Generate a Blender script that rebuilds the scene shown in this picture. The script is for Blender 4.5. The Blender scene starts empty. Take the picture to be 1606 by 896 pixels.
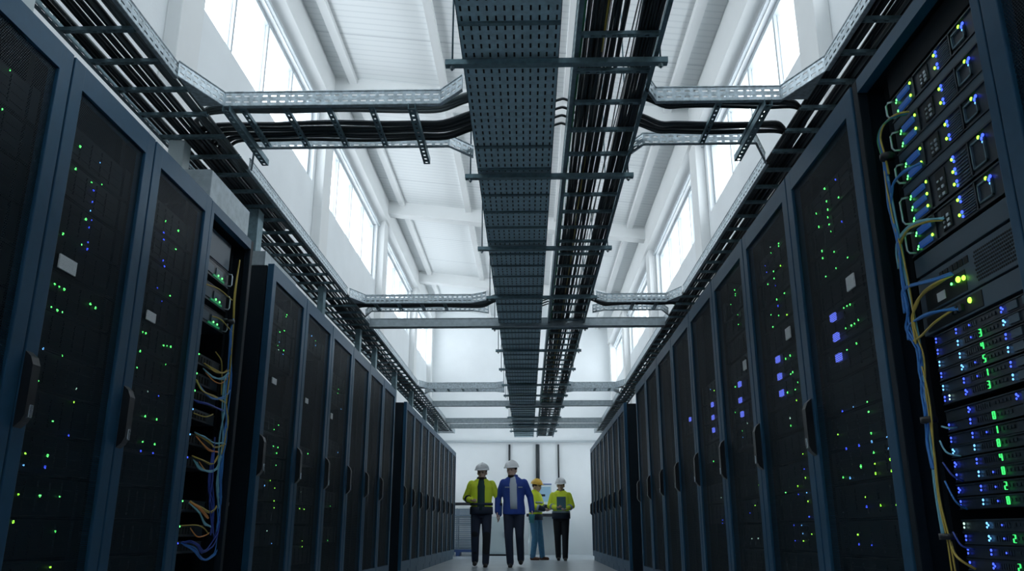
import bpy, bmesh, math, random
from mathutils import Vector, Matrix
random.seed(7)
S = bpy.context.scene
COL = S.collection
PI = math.pi

# ------------------------------------------------------------------ camera
F, PITCH, YAW = 1285.43, .29153, -.022688
EYE = Vector((0, 0, .61))
FW = Vector((math.sin(YAW)*math.cos(PITCH), math.cos(YAW)*math.cos(PITCH), math.sin(PITCH)))
RT = Vector((math.cos(YAW), -math.sin(YAW), 0))
UP = RT.cross(FW)
cam_data = bpy.data.cameras.new('camera')
cam = bpy.data.objects.new('camera', cam_data)
COL.objects.link(cam)
cam_data.sensor_width = 36
cam_data.sensor_fit = 'HORIZONTAL'
cam_data.lens = F*36/1606
cam_data.clip_start = .02
cam.matrix_world = Matrix(((RT.x, UP.x, -FW.x, EYE.x), (RT.y, UP.y, -FW.y, EYE.y), (RT.z, UP.z, -FW.z, EYE.z), (0, 0, 0, 1)))
S.camera = cam

def on(ax, px, py, v):
    """point where the line of sight through a pixel meets the plane axis=v"""
    d = FW + RT*((px-803)/F) + UP*((448-py)/F)
    return EYE + d*((v-EYE[ax])/d[ax])

# ------------------------------------------------------------------ materials
def newmat(name):
    m = bpy.data.materials.new(name); m.use_nodes = True
    nt = m.node_tree
    return m, nt, nt.nodes['Principled BSDF'], nt.nodes['Material Output']

def pmat(name, col, rough=.5, metal=0, var=.0, vscale=8, bump=0, bscale=40, spec=.5, coat=0, tint=None):
    m, nt, b, out = newmat(name)
    b.inputs['Base Color'].default_value = (*col, 1)
    b.inputs['Roughness'].default_value = rough
    b.inputs['Metallic'].default_value = metal
    b.inputs['Specular IOR Level'].default_value = spec
    b.inputs['Coat Weight'].default_value = coat
    if tint: b.inputs['Specular Tint'].default_value = (*tint, 1)
    tc = nt.nodes.new('ShaderNodeTexCoord')
    if var:
        n = nt.nodes.new('ShaderNodeTexNoise'); n.inputs['Scale'].default_value = vscale
        n.inputs['Detail'].default_value = 5
        nt.links.new(tc.outputs['Object'], n.inputs['Vector'])
        r = nt.nodes.new('ShaderNodeValToRGB')
        r.color_ramp.elements[0].position = .3; r.color_ramp.elements[1].position = .7
        r.color_ramp.elements[0].color = (*[c*(1-var) for c in col], 1)
        r.color_ramp.elements[1].color = (*[min(1, c*(1+var)) for c in col], 1)
        nt.links.new(n.outputs['Fac'], r.inputs['Fac'])
        nt.links.new(r.outputs['Color'], b.inputs['Base Color'])
    if bump:
        n2 = nt.nodes.new('ShaderNodeTexNoise'); n2.inputs['Scale'].default_value = bscale
        nt.links.new(tc.outputs['Object'], n2.inputs['Vector'])
        bp = nt.nodes.new('ShaderNodeBump'); bp.inputs['Strength'].default_value = bump
        bp.inputs['Distance'].default_value = .01
        nt.links.new(n2.outputs['Fac'], bp.inputs['Height'])
        nt.links.new(bp.outputs['Normal'], b.inputs['Normal'])
    return m

def emat(name, col, strength):
    m, nt, b, out = newmat(name)
    b.inputs['Base Color'].default_value = (*[c*.3 for c in col], 1)
    b.inputs['Emission Color'].default_value = (*col, 1)
    b.inputs['Emission Strength'].default_value = strength
    try: m.cycles.emission_sampling = 'NONE'
    except Exception: pass
    return m

def mathn(nt, op, a, b=None):
    n = nt.nodes.new('ShaderNodeMath'); n.operation = op
    for i, v in enumerate((a, b)):
        if v is None: continue
        if isinstance(v, (int, float)): n.inputs[i].default_value = v
        else: nt.links.new(v, n.inputs[i])
    return n.outputs[0]

def mesh_mat():
    """perforated door sheet: a staggered grid of round holes the light passes through"""
    m, nt, b, out = newmat('perforated_sheet')
    b.inputs['Base Color'].default_value = (.004, .016, .026, 1)
    b.inputs['Specular IOR Level'].default_value = .2
    b.inputs['Roughness'].default_value = .5
    tc = nt.nodes.new('ShaderNodeTexCoord'); sp = nt.nodes.new('ShaderNodeSeparateXYZ')
    nt.links.new(tc.outputs['Object'], sp.inputs[0])
    P = .0095
    y = mathn(nt, 'DIVIDE', sp.outputs['Y'], P); z = mathn(nt, 'DIVIDE', sp.outputs['Z'], P*.866)
    row = mathn(nt, 'FLOOR', z)
    par = mathn(nt, 'MULTIPLY', mathn(nt, 'MODULO', mathn(nt, 'ABSOLUTE', row), 2.0), .5)
    fy = mathn(nt, 'SUBTRACT', mathn(nt, 'FRACT', mathn(nt, 'ADD', y, par)), .5)
    fz = mathn(nt, 'MULTIPLY', mathn(nt, 'SUBTRACT', mathn(nt, 'FRACT', z), .5), .866)
    r2 = mathn(nt, 'ADD', mathn(nt, 'MULTIPLY', fy, fy), mathn(nt, 'MULTIPLY', fz, fz))
    hole = mathn(nt, 'LESS_THAN', r2, .125)
    tr = nt.nodes.new('ShaderNodeBsdfTransparent'); mx = nt.nodes.new('ShaderNodeMixShader')
    nt.links.new(hole, mx.inputs[0]); nt.links.new(b.outputs[0], mx.inputs[1]); nt.links.new(tr.outputs[0], mx.inputs[2])
    nt.links.new(mx.outputs[0], out.inputs['Surface'])
    return m

def glass_mat():
    m, nt, b, out = newmat('window_glass')
    tr = nt.nodes.new('ShaderNodeBsdfTransparent'); tr.inputs[0].default_value = (.96, .98, 1, 1)
    gl = nt.nodes.new('ShaderNodeBsdfGlossy'); gl.inputs['Roughness'].default_value = .02
    lw = nt.nodes.new('ShaderNodeLayerWeight'); lw.inputs['Blend'].default_value = .12
    fa = mathn(nt, 'MULTIPLY', lw.outputs['Facing'], .35)
    mx = nt.nodes.new('ShaderNodeMixShader')
    nt.links.new(fa, mx.inputs[0]); nt.links.new(tr.outputs[0], mx.inputs[1]); nt.links.new(gl.outputs[0], mx.inputs[2])
    nt.links.new(mx.outputs[0], out.inputs['Surface'])
    return m

def ceil_mat():
    """white trapezoidal sheet: fine ribs across the hall, sheet laps every 1.6 m"""
    m, nt, b, out = newmat('ceiling_sheet')
    b.inputs['Base Color'].default_value = (.77, .795, .80, 1); b.inputs['Roughness'].default_value = .6
    tc = nt.nodes.new('ShaderNodeTexCoord'); sp = nt.nodes.new('ShaderNodeSeparateXYZ')
    nt.links.new(tc.outputs['Object'], sp.inputs[0])
    s = mathn(nt, 'SINE', mathn(nt, 'MULTIPLY', sp.outputs['Y'], 2*PI/.125))
    rib = mathn(nt, 'GREATER_THAN', s, .75)
    lap = mathn(nt, 'LESS_THAN', mathn(nt, 'FRACT', mathn(nt, 'DIVIDE', sp.outputs['Y'], 1.57)), .012)
    hgt = mathn(nt, 'SUBTRACT', mathn(nt, 'MULTIPLY', rib, .35), lap)
    bp = nt.nodes.new('ShaderNodeBump'); bp.inputs['Strength'].default_value = .5; bp.inputs['Distance'].default_value = .02
    nt.links.new(hgt, bp.inputs['Height']); nt.links.new(bp.outputs['Normal'], b.inputs['Normal'])
    mixc = nt.nodes.new('ShaderNodeMix'); mixc.data_type = 'RGBA'
    nt.links.new(lap, mixc.inputs[0])
    rc = nt.nodes.new('ShaderNodeMix'); rc.data_type = 'RGBA'; nt.links.new(rib, rc.inputs[0])
    rc.inputs[6].default_value = (.78, .805, .81, 1); rc.inputs[7].default_value = (.70, .73, .74, 1); nt.links.new(rc.outputs[2], mixc.inputs[6]); mixc.inputs[7].default_value = (.55, .58, .60, 1)
    nt.links.new(mixc.outputs[2], b.inputs['Base Color'])
    return m

M = {}
M['wall'] = pmat('white_plaster', (.84, .87, .885), .8, var=.03, vscale=1.5, bump=.15, bscale=30)
M['beam'] = pmat('white_painted_concrete', (.80, .815, .815), .7, var=.02, vscale=2)
M['ceil'] = ceil_mat()
M['floor'] = pmat('grey_resin_floor', (.40, .45, .49), .3, var=.08, vscale=1.2)
M['frame_w'] = pmat('white_window_frame', (.50, .55, .58), .4)
M['glass'] = glass_mat()
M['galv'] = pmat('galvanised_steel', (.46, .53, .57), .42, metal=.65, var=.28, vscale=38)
M['galvd'] = pmat('shaded_galvanised_steel', (.15, .235, .27), .5, metal=.5, var=.2, vscale=30)  # darker copy of galv, carries the shade on rungs and undersides
M['trayfl'] = pmat('dull_zinc_tray_sheet', (.46, .63, .70), .6, metal=.1, var=.15, vscale=30)
M['paint'] = pmat('dark_blue_grey_paint', (.018, .072, .136), .42, var=.06, vscale=25, spec=.4, tint=(.6, .85, 1))
M['shell'] = pmat('shaded_cabinet_paint', (.004, .011, .019), .55, spec=.25)  # rack paint darkened, shade of the unlit sides is in the colour
M['inner'] = pmat('black_interior', (.004, .008, .012), .6, spec=.2)
M['sheet'] = mesh_mat()
M['handle'] = pmat('black_plastic', (.012, .014, .018), .35)
M['lock'] = pmat('chrome_lock', (.6, .65, .7), .25, metal=.9)
M['chassis'] = pmat('dark_server_steel', (.012, .024, .036), .4, var=.15, vscale=60)
M['blank'] = pmat('grey_blank_panel', (.050, .090, .125), .42)
M['chassis_in'] = pmat('black_server_steel', (.005, .013, .020), .5, spec=.25)
M['vent'] = pmat('black_vent', (.010, .014, .016), .6)
M['bright'] = pmat('brushed_steel', (.55, .62, .66), .3, metal=.85)
M['tag'] = pmat('white_label_card', (.85, .87, .87), .6)
M['speck'] = pmat('speckled_label_card', (.85, .88, .88), .6, var=.35, vscale=300)
M['black_cable'] = pmat('black_cable_sheath', (.013, .020, .026), .42)
M['grey_cable'] = pmat('grey_cable_sheath', (.16, .185, .19), .45)
M['green_cable'] = pmat('green_cable_sheath', (.04, .30, .12), .45)
M['yellow_cable'] = pmat('yellow_cable_sheath', (.55, .40, .075), .45)
M['blue_cable'] = pmat('blue_cable_sheath', (.05, .23, .62), .45)
M['navy_cable'] = pmat('navy_cable_sheath', (.04, .08, .40), .45)
M['aqua_cable'] = pmat('pale_blue_cable_sheath', (.22, .52, .62), .45)
M['orange_cable'] = pmat('orange_cable_sheath', (.85, .30, .07), .45)
M['led_g'] = emat('green_light', (.10, 1.0, .16), 4.0)
M['led_y'] = emat('lime_light', (.30, 1.0, .05), 3.6)
M['led_b'] = emat('blue_light', (.04, .08, 1.0), 3.0)
M['led_c'] = emat('pale_blue_light', (.14, .45, 1.0), 2.4)
M['led_w'] = emat('white_light', (.6, 1.0, .8), 1.5)
M['bar_b'] = emat('blue_bay_light', (.04, .15, .55), .22)
M['lcd'] = emat('blue_lit_display', (.14, .20, 1.0), 1.5)
M['dig'] = emat('green_digit_light', (.06, 1.0, .20), 1.1)
M['dim_g'] = emat('dim_green_light', (.05, .6, .25), .18)
M['skin'] = pmat('skin', (.78, .52, .42), .55)
M['hair'] = pmat('dark_brown_hair', (.035, .022, .016), .7)
M['hiviz'] = pmat('hi_vis_yellow_cloth', (.86, 1.0, .06), .8, bump=.3, bscale=25)
M['navy'] = pmat('navy_cloth', (.022, .035, .07), .85)
M['dkgreen'] = pmat('dark_green_cloth', (.02, .07, .075), .85)
M['silver'] = pmat('grey_reflective_tape', (.33, .40, .50), .5)
M['bluejac'] = pmat('royal_blue_cloth', (.022, .07, .36), .8, bump=.3, bscale=25)
M['shirt'] = pmat('white_shirt_cloth', (.62, .70, .80), .8)
M['jeans'] = pmat('blue_denim', (.045, .11, .24), .85, var=.1, vscale=20)
M['lightjeans'] = pmat('faded_blue_denim', (.08, .24, .40), .85, var=.1, vscale=20)
M['blacktr'] = pmat('black_trouser_cloth', (.012, .016, .022), .85)
M['boot'] = pmat('black_boot_leather', (.02, .02, .022), .5)
M['brownboot'] = pmat('brown_boot_leather', (.14, .055, .03), .6)
M['white_hat'] = pmat('white_hard_hat_plastic', (.86, .88, .90), .3)
M['yellow_hat'] = pmat('yellow_hard_hat_plastic', (.85, .52, .07), .3)
M['teal'] = pmat('teal_plastic', (.10, .42, .48), .4)
M['glove'] = pmat('blue_work_glove', (.04, .11, .34), .8)
M['tablet'] = pmat('dark_teal_cover', (.02, .10, .14), .4)
M['screen'] = emat('pale_blue_screen', (.28, .50, .68), .35)
M['box_w'] = pmat('pale_grey_panel', (.58, .67, .69), .5)
M['crate'] = pmat('blue_grey_plastic', (.22, .29, .36), .5)
M['pallet'] = pmat('blue_plastic_pallet', (.03, .08, .24), .5)
M['duct'] = pmat('dull_zinc_duct', (.36, .42, .45), .5, metal=.5, var=.15, vscale=20)

# ------------------------------------------------------------------ mesh helpers
class MB:
    def __init__(s): s.bm = bmesh.new()
    def box(s, x0, x1, y0, y1, z0, z1, bev=0):
        vs = [s.bm.verts.new(p) for p in ((x0,y0,z0),(x1,y0,z0),(x1,y1,z0),(x0,y1,z0),(x0,y0,z1),(x1,y0,z1),(x1,y1,z1),(x0,y1,z1))]
        fs = [s.bm.faces.new([vs[i] for i in f]) for f in ((0,3,2,1),(4,5,6,7),(0,1,5,4),(1,2,6,5),(2,3,7,6),(3,0,4,7))]
        if bev:
            es = {e for f in fs for e in f.edges}
            bmesh.ops.bevel(s.bm, geom=list(es), offset=bev, segments=2, affect='EDGES', profile=.6)
        return s
    def quad(s, *p):
        s.bm.faces.new([s.bm.verts.new(q) for q in p]); return s
    def prism(s, poly, axis, a, b):
        """closed outline extruded along axis 0/1/2 from a to b; poly gives the other two coordinates in order"""
        def mk(u, v, w):
            c = [0, 0, 0]; o = [i for i in range(3) if i != axis]; c[o[0]] = u; c[o[1]] = v; c[axis] = w; return c
        A = [s.bm.verts.new(mk(u, v, a)) for u, v in poly]; B = [s.bm.verts.new(mk(u, v, b)) for u, v in poly]
        n = len(poly); s.bm.faces.new(A); s.bm.faces.new(B[::-1])
        for i in range(n): s.bm.faces.new((A[i], B[i], B[(i+1) % n], A[(i+1) % n]))
        return s
    def tube(s, pts, r, n=6, cap=True):
        pts = [Vector(p) for p in pts]; rings = []
        for i, p in enumerate(pts):
            t = (pts[min(i+1, len(pts)-1)]-pts[max(i-1, 0)])
            if t.length < 1e-9: t = Vector((0, 0, 1))
            t.normalize()
            u = t.cross(Vector((0, 0, 1)) if abs(t.z) < .95 else Vector((1, 0, 0))).normalized(); v = t.cross(u)
            rr = r[i] if isinstance(r, (list, tuple)) else r
            rings.append([s.bm.verts.new(p + (u*math.cos(2*PI*k/n)+v*math.sin(2*PI*k/n))*rr) for k in range(n)])
        for A, B in zip(rings, rings[1:]):
            for k in range(n): s.bm.faces.new((A[k], A[(k+1) % n], B[(k+1) % n], B[k]))
        if cap: s.bm.faces.new(rings[0][::-1]); s.bm.faces.new(rings[-1])
        return s
    def ball(s, c, r, seg=8, rg=6, half=False):
        c = Vector(c); r = Vector(r) if hasattr(r, '__len__') else Vector((r, r, r))
        a0 = 0 if half else -PI/2
        rings = []
        for j in range(rg+1):
            a = a0+(PI/2-a0)*j/rg
            rings.append([s.bm.verts.new(c+Vector((r.x*math.cos(a)*math.cos(2*PI*k/seg), r.y*math.cos(a)*math.sin(2*PI*k/seg), r.z*math.sin(a)))) for k in range(seg)])
        for A, B in zip(rings, rings[1:]):
            for k in range(seg): s.bm.faces.new((A[k], A[(k+1) % seg], B[(k+1) % seg], B[k]))
        if half: s.bm.faces.new(rings[0][::-1])
        bmesh.ops.remove_doubles(s.bm, verts=[v for R in (rings[0], rings[-1]) for v in R], dist=1e-6)
        return s
    def cone(s, p0, r0, p1, r1, seg=10):
        """tapered capsule"""
        p0, p1 = Vector(p0), Vector(p1); t = (p1-p0).normalized(); pts = []; rs = []
        for k in (-1, -.85, -.5): pts.append(p0+t*k*r0); rs.append(r0*math.sqrt(max(.0025, 1-k*k)))
        pts.append(p0); rs.append(r0); pts.append(p1); rs.append(r1)
        for k in (.5, .85, 1): pts.append(p1+t*k*r1); rs.append(r1*math.sqrt(max(.0025, 1-k*k)))
        return s.tube(pts, rs, seg)
    def loft(s, rings, n=16):
        """rings: (cx, cy, z, rx, ry) ellipses stacked along z"""
        R = [[s.bm.verts.new((cx+rx*math.cos(2*PI*k/n), cy+ry*math.sin(2*PI*k/n), z)) for k in range(n)] for cx, cy, z, rx, ry in rings]
        for A, B in zip(R, R[1:]):
            for k in range(n): s.bm.faces.new((A[k], A[(k+1) % n], B[(k+1) % n], B[k]))
        s.bm.faces.new(R[0][::-1]); s.bm.faces.new(R[-1])
        return s
    def mesh(s, name, mat, smooth=False):
        bmesh.ops.recalc_face_normals(s.bm, faces=s.bm.faces)
        me = bpy.data.meshes.new(name); s.bm.to_mesh(me); s.bm.free()
        me.materials.append(mat)
        if smooth:
            for p in me.polygons: p.use_smooth = True
        return me
    def build(s, name, mat, parent=None, smooth=False, loc=(0, 0, 0)):
        return link(name, s.mesh(name, mat, smooth), parent, loc)

def link(name, me, parent=None, loc=(0, 0, 0)):
    o = bpy.data.objects.new(name, me); COL.objects.link(o); o.location = loc
    if parent: o.parent = parent
    return o

def tag(o, label, cat, group=None, kind=None):
    o['label'] = label; o['category'] = cat
    if group: o['group'] = group
    if kind: o['kind'] = kind
    return o

def thing(name, label, cat, loc=(0, 0, 0), rz=0, group=None):
    o = bpy.data.objects.new(name, None); COL.objects.link(o)
    o.empty_display_size = .1
    o.location = loc; o.rotation_euler.z = rz
    return tag(o, label, cat, group)

def copy_tree(o, parent=None):
    c = o.copy(); COL.objects.link(c)
    if parent: c.parent = parent
    for ch in list(o.children): copy_tree(ch, c)
    return c

def struct(name, mb, mat, smooth=False):
    o = mb.build(name, mat, None, smooth); o['kind'] = 'structure'; return o

def spline(pts, sub=6):
    """Catmull-Rom through the points"""
    P = [Vector(p) for p in pts]
    if len(P) < 3: return P
    out = []
    for i in range(len(P)-1):
        a, b, c, d = P[max(i-1, 0)], P[i], P[i+1], P[min(i+2, len(P)-1)]
        for k in range(sub):
            t = k/sub
            out.append(.5*((2*b)+(c-a)*t+(2*a-5*b+4*c-d)*t*t+(3*b-a-3*c+d)*t**3))
    out.append(P[-1]); return out

def cable(name, pts, r, mat, label, cat='cable', group=None, sub=6, n=6):
    o = MB().tube(spline(pts, sub), r, n).build(name, mat, None, True)
    return tag(o, label, cat, group)

ORD = ['first', 'second', 'third', 'fourth', 'fifth', 'sixth', 'seventh', 'eighth', 'ninth', 'tenth']
# ------------------------------------------------------------------ the hall
XL, XR, YB, YF = -3.0, 2.45, 23.7, -3.4
ZL, ZR = 7.02, 6.38                       # ceiling height at the left and right wall (it falls to the right)
def zc(x): return ZL+(ZR-ZL)*(x-XL)/(XR-XL)
COLY = [1.3, 6.0, 10.7, 15.4, 20.05]
struct('floor', MB().box(XL-.4, XR+.4, YF-.4, YB+.4, -.1, 0), M['floor'])
mb = MB(); mb.prism([(XL-.4, zc(XL-.4)), (XR+.4, zc(XR+.4)), (XR+.4, zc(XR+.4)+.15), (XL-.4, zc(XL-.4)+.15)], 1, YF-.4, YB+.4)
struct('ceiling', mb, M['ceil'])
struct('wall_back', MB().box(XL-.4, XR+.4, YB, YB+.35, -.1, 7.4), M['wall'])
struct('wall_front', MB().box(XL-.4, XR+.4, YF-.35, YF, -.1, 7.4), M['wall'])

bays = []
ys = [YF]+COLY+[YB]
for a, b in zip(ys, ys[1:]): bays.append((a+.33 if a != YF else a+.5, b-.33 if b != YB else b-.18))
ADDED_LOW = (21.1, 22.95, 1.6, 2.65)            # added unseen low side windows, put in to brighten the far cross aisle
def side_wall(name, x_in, x_out, sill, head):
    lo, hi = min(x_in, x_out), max(x_in, x_out)
    mb = MB(); mb.box(lo, hi, YF, ADDED_LOW[0], -.1, sill); mb.box(lo, hi, ADDED_LOW[1], YB, -.1, sill)
    mb.box(lo, hi, ADDED_LOW[0], ADDED_LOW[1], -.1, ADDED_LOW[2]); mb.box(lo, hi, ADDED_LOW[0], ADDED_LOW[1], ADDED_LOW[3], sill); mb.box(lo, hi, YF, YB, head, 7.3)
    prev = YF
    for a, b in bays: mb.box(lo, hi, prev, a, sill, head); prev = b
    mb.box(lo, hi, prev, YB, sill, head)
    struct(name, mb, M['wall'])
SILL_L, HEAD_L, SILL_R, HEAD_R = 5.25, 6.40, 4.74, 5.74
side_wall('wall_left', XL, XL-.35, SILL_L, HEAD_L)
side_wall('wall_right', XR, XR+.35, SILL_R, HEAD_R)
wn = 0
for (xg, x_in, sill, head, sgn) in ((XL-.10, XL, SILL_L, HEAD_L, -1), (XR+.10, XR, SILL_R, HEAD_R, 1)):
    for a, b, sill, head in [(a, b, sill, head) for a, b in bays]+[ADDED_LOW]:  # each side ends with its added low window
        wn += 1
        root = bpy.data.objects.new('window_%d' % wn, None); COL.objects.link(root); root['kind'] = 'structure'
        root.location = (xg, a, sill)
        L, H = b-a, head-sill
        f = MB(); t = .055
        f.box(-.035, .035, 0, L, 0, t); f.box(-.035, .035, 0, L, H-t, H)
        f.box(-.035, .035, 0, t, t, H-t); f.box(-.035, .035, L-t, L, t, H-t)
        f.build('window_frame', M['frame_w'], root)
        n = max(2, round(L/1.0))
        for k in range(1, n):
            MB().box(-.035, .035, L*k/n-.022, L*k/n+.022, t, H-t).build('mullion', M['frame_w'], root)
        for k in range(n):
            y0 = L*k/n+(.022 if k else t); y1 = L*(k+1)/n-(.022 if k < n-1 else t)
            MB().box(-.004, .004, y0, y1, t, H-t).build('glass_pane', M['glass'], root)
        # daylight: portal that guides sky light through this opening
        ld = bpy.data.lights.new('window_daylight', 'AREA'); ld.shape = 'RECTANGLE'; ld.size = L; ld.size_y = H
        ld.cycles.is_portal = True
        lo = bpy.data.objects.new('window_daylight', ld); COL.objects.link(lo)
        lo.location = (xg+sgn*.06, (a+b)/2, (sill+head)/2)
        lo.rotation_euler = Matrix(((0, 0, sgn), (1, 0, 0), (0, sgn, 0))).to_3x3().to_euler()

for (x, sgn, zt) in ((XL, 1, HEAD_L), (XR, -1, HEAD_R)):
    side = 'left' if sgn > 0 else 'right'
    for i, y in enumerate(COLY+[YB-.16]):
        w = .21 if y in COLY else .16
        x1 = x+sgn*.13
        zt2 = zc(x1)-.02
        struct('column', MB().box(min(x, x1), max(x, x1), y-w, y+w if y in COLY else YB, 0, zt2, .012), M['beam'])
    # lintel band over the windows, with a thin drip strip below it
    x1 = x+sgn*.17
    mb = MB(); zb = zt+.1
    ztop = zc(x1)+.0
    mb.prism([(x, zb), (x1, zb+.05), (x1, ztop), (x, ztop+.06)], 1, YF, YB)
    struct('trim_%d' % (1 if sgn > 0 else 2), mb, M['beam'])
    x2 = x+sgn*.04
    struct('trim_%d' % (3 if sgn > 0 else 4), MB().box(min(x, x2), max(x, x2), YF, YB, zt+.012, zt+.05), M['frame_w'])

for y in COLY:
    mb = MB(); d = .27
    mb.prism([(XL+.0, zc(XL)-d), (XR, zc(XR)-d), (XR, zc(XR)+.02), (XL, zc(XL)+.02)], 1, y-.12, y+.12)
    struct('beam', mb, M['beam'])
for x in (-2.56, -1.22, .55, 1.98):
    w = .055
    mb = MB(); mb.prism([(x-w, zc(x)-.085), (x+w, zc(x)-.085), (x+w, zc(x)+.02), (x-w, zc(x)+.02)], 1, YF, YB)
    struct('purlin', mb, M['beam'])

# back wall fittings
tag(MB().tube([(XL+.25, YB-.06, 3.06), (XR-.25, YB-.06, 3.06)], .035, 10).build('pipe', M['frame_w'], None, True),
    'pale grey pipe running level across the white back wall', 'pipe')
for x, r, z0, z1, lb in ((-.61, .028, 2.05, 2.98, 'thin dark cable dropping down the back wall, left of the three drops'),
                     (.19, .055, 1.72, 2.98, 'thick dark cable riser on the back wall under the tray end'),
                     (.78, .022, 2.0, 2.98, 'thin dark cable dropping down the back wall, right of the three drops')):
    tag(MB().tube([(x, YB-.03, z0), (x, YB-.03, z1)], r, 8).build('cable_riser', M['black_cable'], None, True), lb, 'cable riser')

# ------------------------------------------------------------------ server racks
AL, AR, HR = -1.787, 1.355, 2.408
DEPTH = 1.02
PROTO = {}
def rack_parts(w, door=True, dark=1):
    """local: front plane x=0, body to -x, width along y, handle at low y"""
    g = .006; t = .022
    P = []
    m = MB()
    m.box(-DEPTH, -.05, g, g+t, .09, HR-.012); m.box(-DEPTH, -.05, w-g-t, w-g, .09, HR-.012)
    m.box(-DEPTH, -DEPTH+t, g+t, w-g-t, .09, HR-.012)
    m.box(-DEPTH+t, -.05, g+t, w-g-t, HR-.012-t, HR-.012); m.box(-DEPTH+t, -.05, g+t, w-g-t, .09, .09+t)
    P.append(('cabinet_shell', m.mesh('cabinet_shell', M['shell']), []))
    P.append(('plinth', MB().box(-DEPTH+.03, -.03, g+.01, w-g-.01, 0, .088).mesh('plinth', M['paint']), []))
    for y in (g+.075, w-g-.11):
        P.append(('mounting_rail', MB().box(-.13, -.10, y, y+.035, .12, HR-.05).mesh('mounting_rail', M['inner']), []))
    if door:
        st, top, bot = .084, .104, .115
        z0, z1 = .095, HR
        m = MB()
        m.box(-.045, 0, g, st, z0, z1, .004); m.box(-.045, 0, w-st, w-g, z0, z1, .004)
        m.box(-.045, -.0005, st-.003, w-st+.003, z1-top, z1-.001); m.box(-.045, -.0005, st-.003, w-st+.003, z0+.001, z0+bot)
        sub = [('mesh_panel', MB().quad((-.014, st-.004, z0+bot-.004), (-.014, w-st+.004, z0+bot-.004), (-.014, w-st+.004, z1-top+.004), (-.014, st-.004, z1-top+.004)).mesh('mesh_panel', M['sheet']))]
        h = MB(); y = .030
        h.prism([(.0, .955), (.022, .975), (.034, 1.0), (.034, 1.175), (.022, 1.205), (0, 1.225)], 1, y-.022, y+.026)
        sub.append(('door_handle', h.mesh('door_handle', M['handle'])))
        sub.append(('lock', MB().box(.030, .039, y-.004, y+.016, .99, 1.035, .002).mesh('lock', M['lock'])))
        P.append(('door', m.mesh('door', M['paint']), sub))
    else:
        st, top, bot = .045, .06, .10
        m = MB(); z0, z1 = .095, HR
        for q, a in enumerate((g, w-g-st)):
            P.append(('corner_post', MB().box(-.045, -.004, a, a+st, z0, z1, .004).mesh('corner_post', M['shell'] if q == dark else M['paint']), []))  # far post takes the darkened paint in place of real shade
        P.append(('front_rail', MB().box(-.045, -.005, g+st-.003, w-g-st+.003, z1-top, z1-.001).mesh('front_rail', M['paint']), []))
        P.append(('front_rail', MB().box(-.045, -.005, g+st-.003, w-g-st+.003, z0, z0+bot).mesh('front_rail', M['paint']), []))
    return P

RACKS = []
def rack(side, y0, y1, label, door=True, group=None):
    w = round(y1-y0, 3); key = (w, door, side)
    if key not in PROTO: PROTO[key] = rack_parts(w, door, 1 if side < 0 else 0)
    loc = (AL, y0, 0) if side < 0 else (AR, y1, 0)
    r = thing('server_rack', label, 'server rack', loc, 0 if side < 0 else PI, group)
    for nm, me, sub in PROTO[key]:
        o = link(nm, me, r)
        for n2, me2 in sub: link(n2, me2, o)
    RACKS.append((side, y0, y1, door)); return r

w = .72
rack(-1, 2.80-.73, 2.80, 'dark blue mesh-door server rack cut off by the left edge of the photo')
rack(-1, 2.80, 3.53, 'mesh-door server rack next to the one cut by the left photo edge')
rack(-1, 3.53, 4.26, 'closed mesh-door server rack just before the open cabled rack on the left')
rack(-1, 4.26, 4.99, 'open doorless rack in the left row with tangled yellow and blue cables', False)
for k in range(6):
    rack(-1, 5.41+.9*k, 5.41+.9*(k+1), 'closed server rack, %s from the near end of the middle left block' % ORD[k], True, 'middle left block of racks')
for k in range(9):
    rack(-1, 11.79+.9*k, 11.79+.9*(k+1), 'distant server rack, %s from the near end of the far left block' % ORD[k], True, 'far left block of racks')
rack(1, 1.22, 2.15, 'dark mesh-door server rack cut off by the right edge of the photo')
rack(1, 2.15, 3.10, 'open rack on the right with glowing servers and a bundle of patch cables', False)
for k in range(8):
    rack(1, 3.10+.935*k, 3.10+.935*(k+1), 'closed server rack, %s behind the open rack in the right row' % ORD[k], True, 'long right row of racks')
for k in range(8):
    rack(1, 11.97+.89*k, 11.97+.89*(k+1), 'distant server rack, %s from the near end of the far right block' % ORD[k], True, 'far right block of racks')

# ------------------------------------------------------------------ servers behind the mesh doors, with their lights
LED_MESH = {}
def led_mesh(kind, r):
    k = (kind, r)
    if k not in LED_MESH: LED_MESH[k] = MB().ball((0, 0, 0), (r*.6, r, r), 8, 5).mesh('status_light', M['led_'+kind], True)
    return LED_MESH[k]
SRV = {}
def srv_mesh(w, h):
    k = (round(w, 3), round(h, 3))
    if k not in SRV:
        m = MB(); m.box(-.72, 0, -w/2, w/2, .003, h-.003)
        m.box(-.01, .012, -w/2-.02, -w/2+.03, .003, h-.003); m.box(-.01, .012, w/2-.03, w/2+.02, .003, h-.003)
        for i in range(3): m.box(0, .004, -w/2+.05, w/2-.05, h*(.2+.25*i), h*(.2+.25*i)+.006)
        for i in range(5): m.box(0, .006, -w/2+.06+i*(w-.12)/5, -w/2+.07+i*(w-.12)/5, h*.12, h*.88)
        SRV[k] = m.mesh('chassis', M['chassis_in'])
    return SRV[k]

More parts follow.
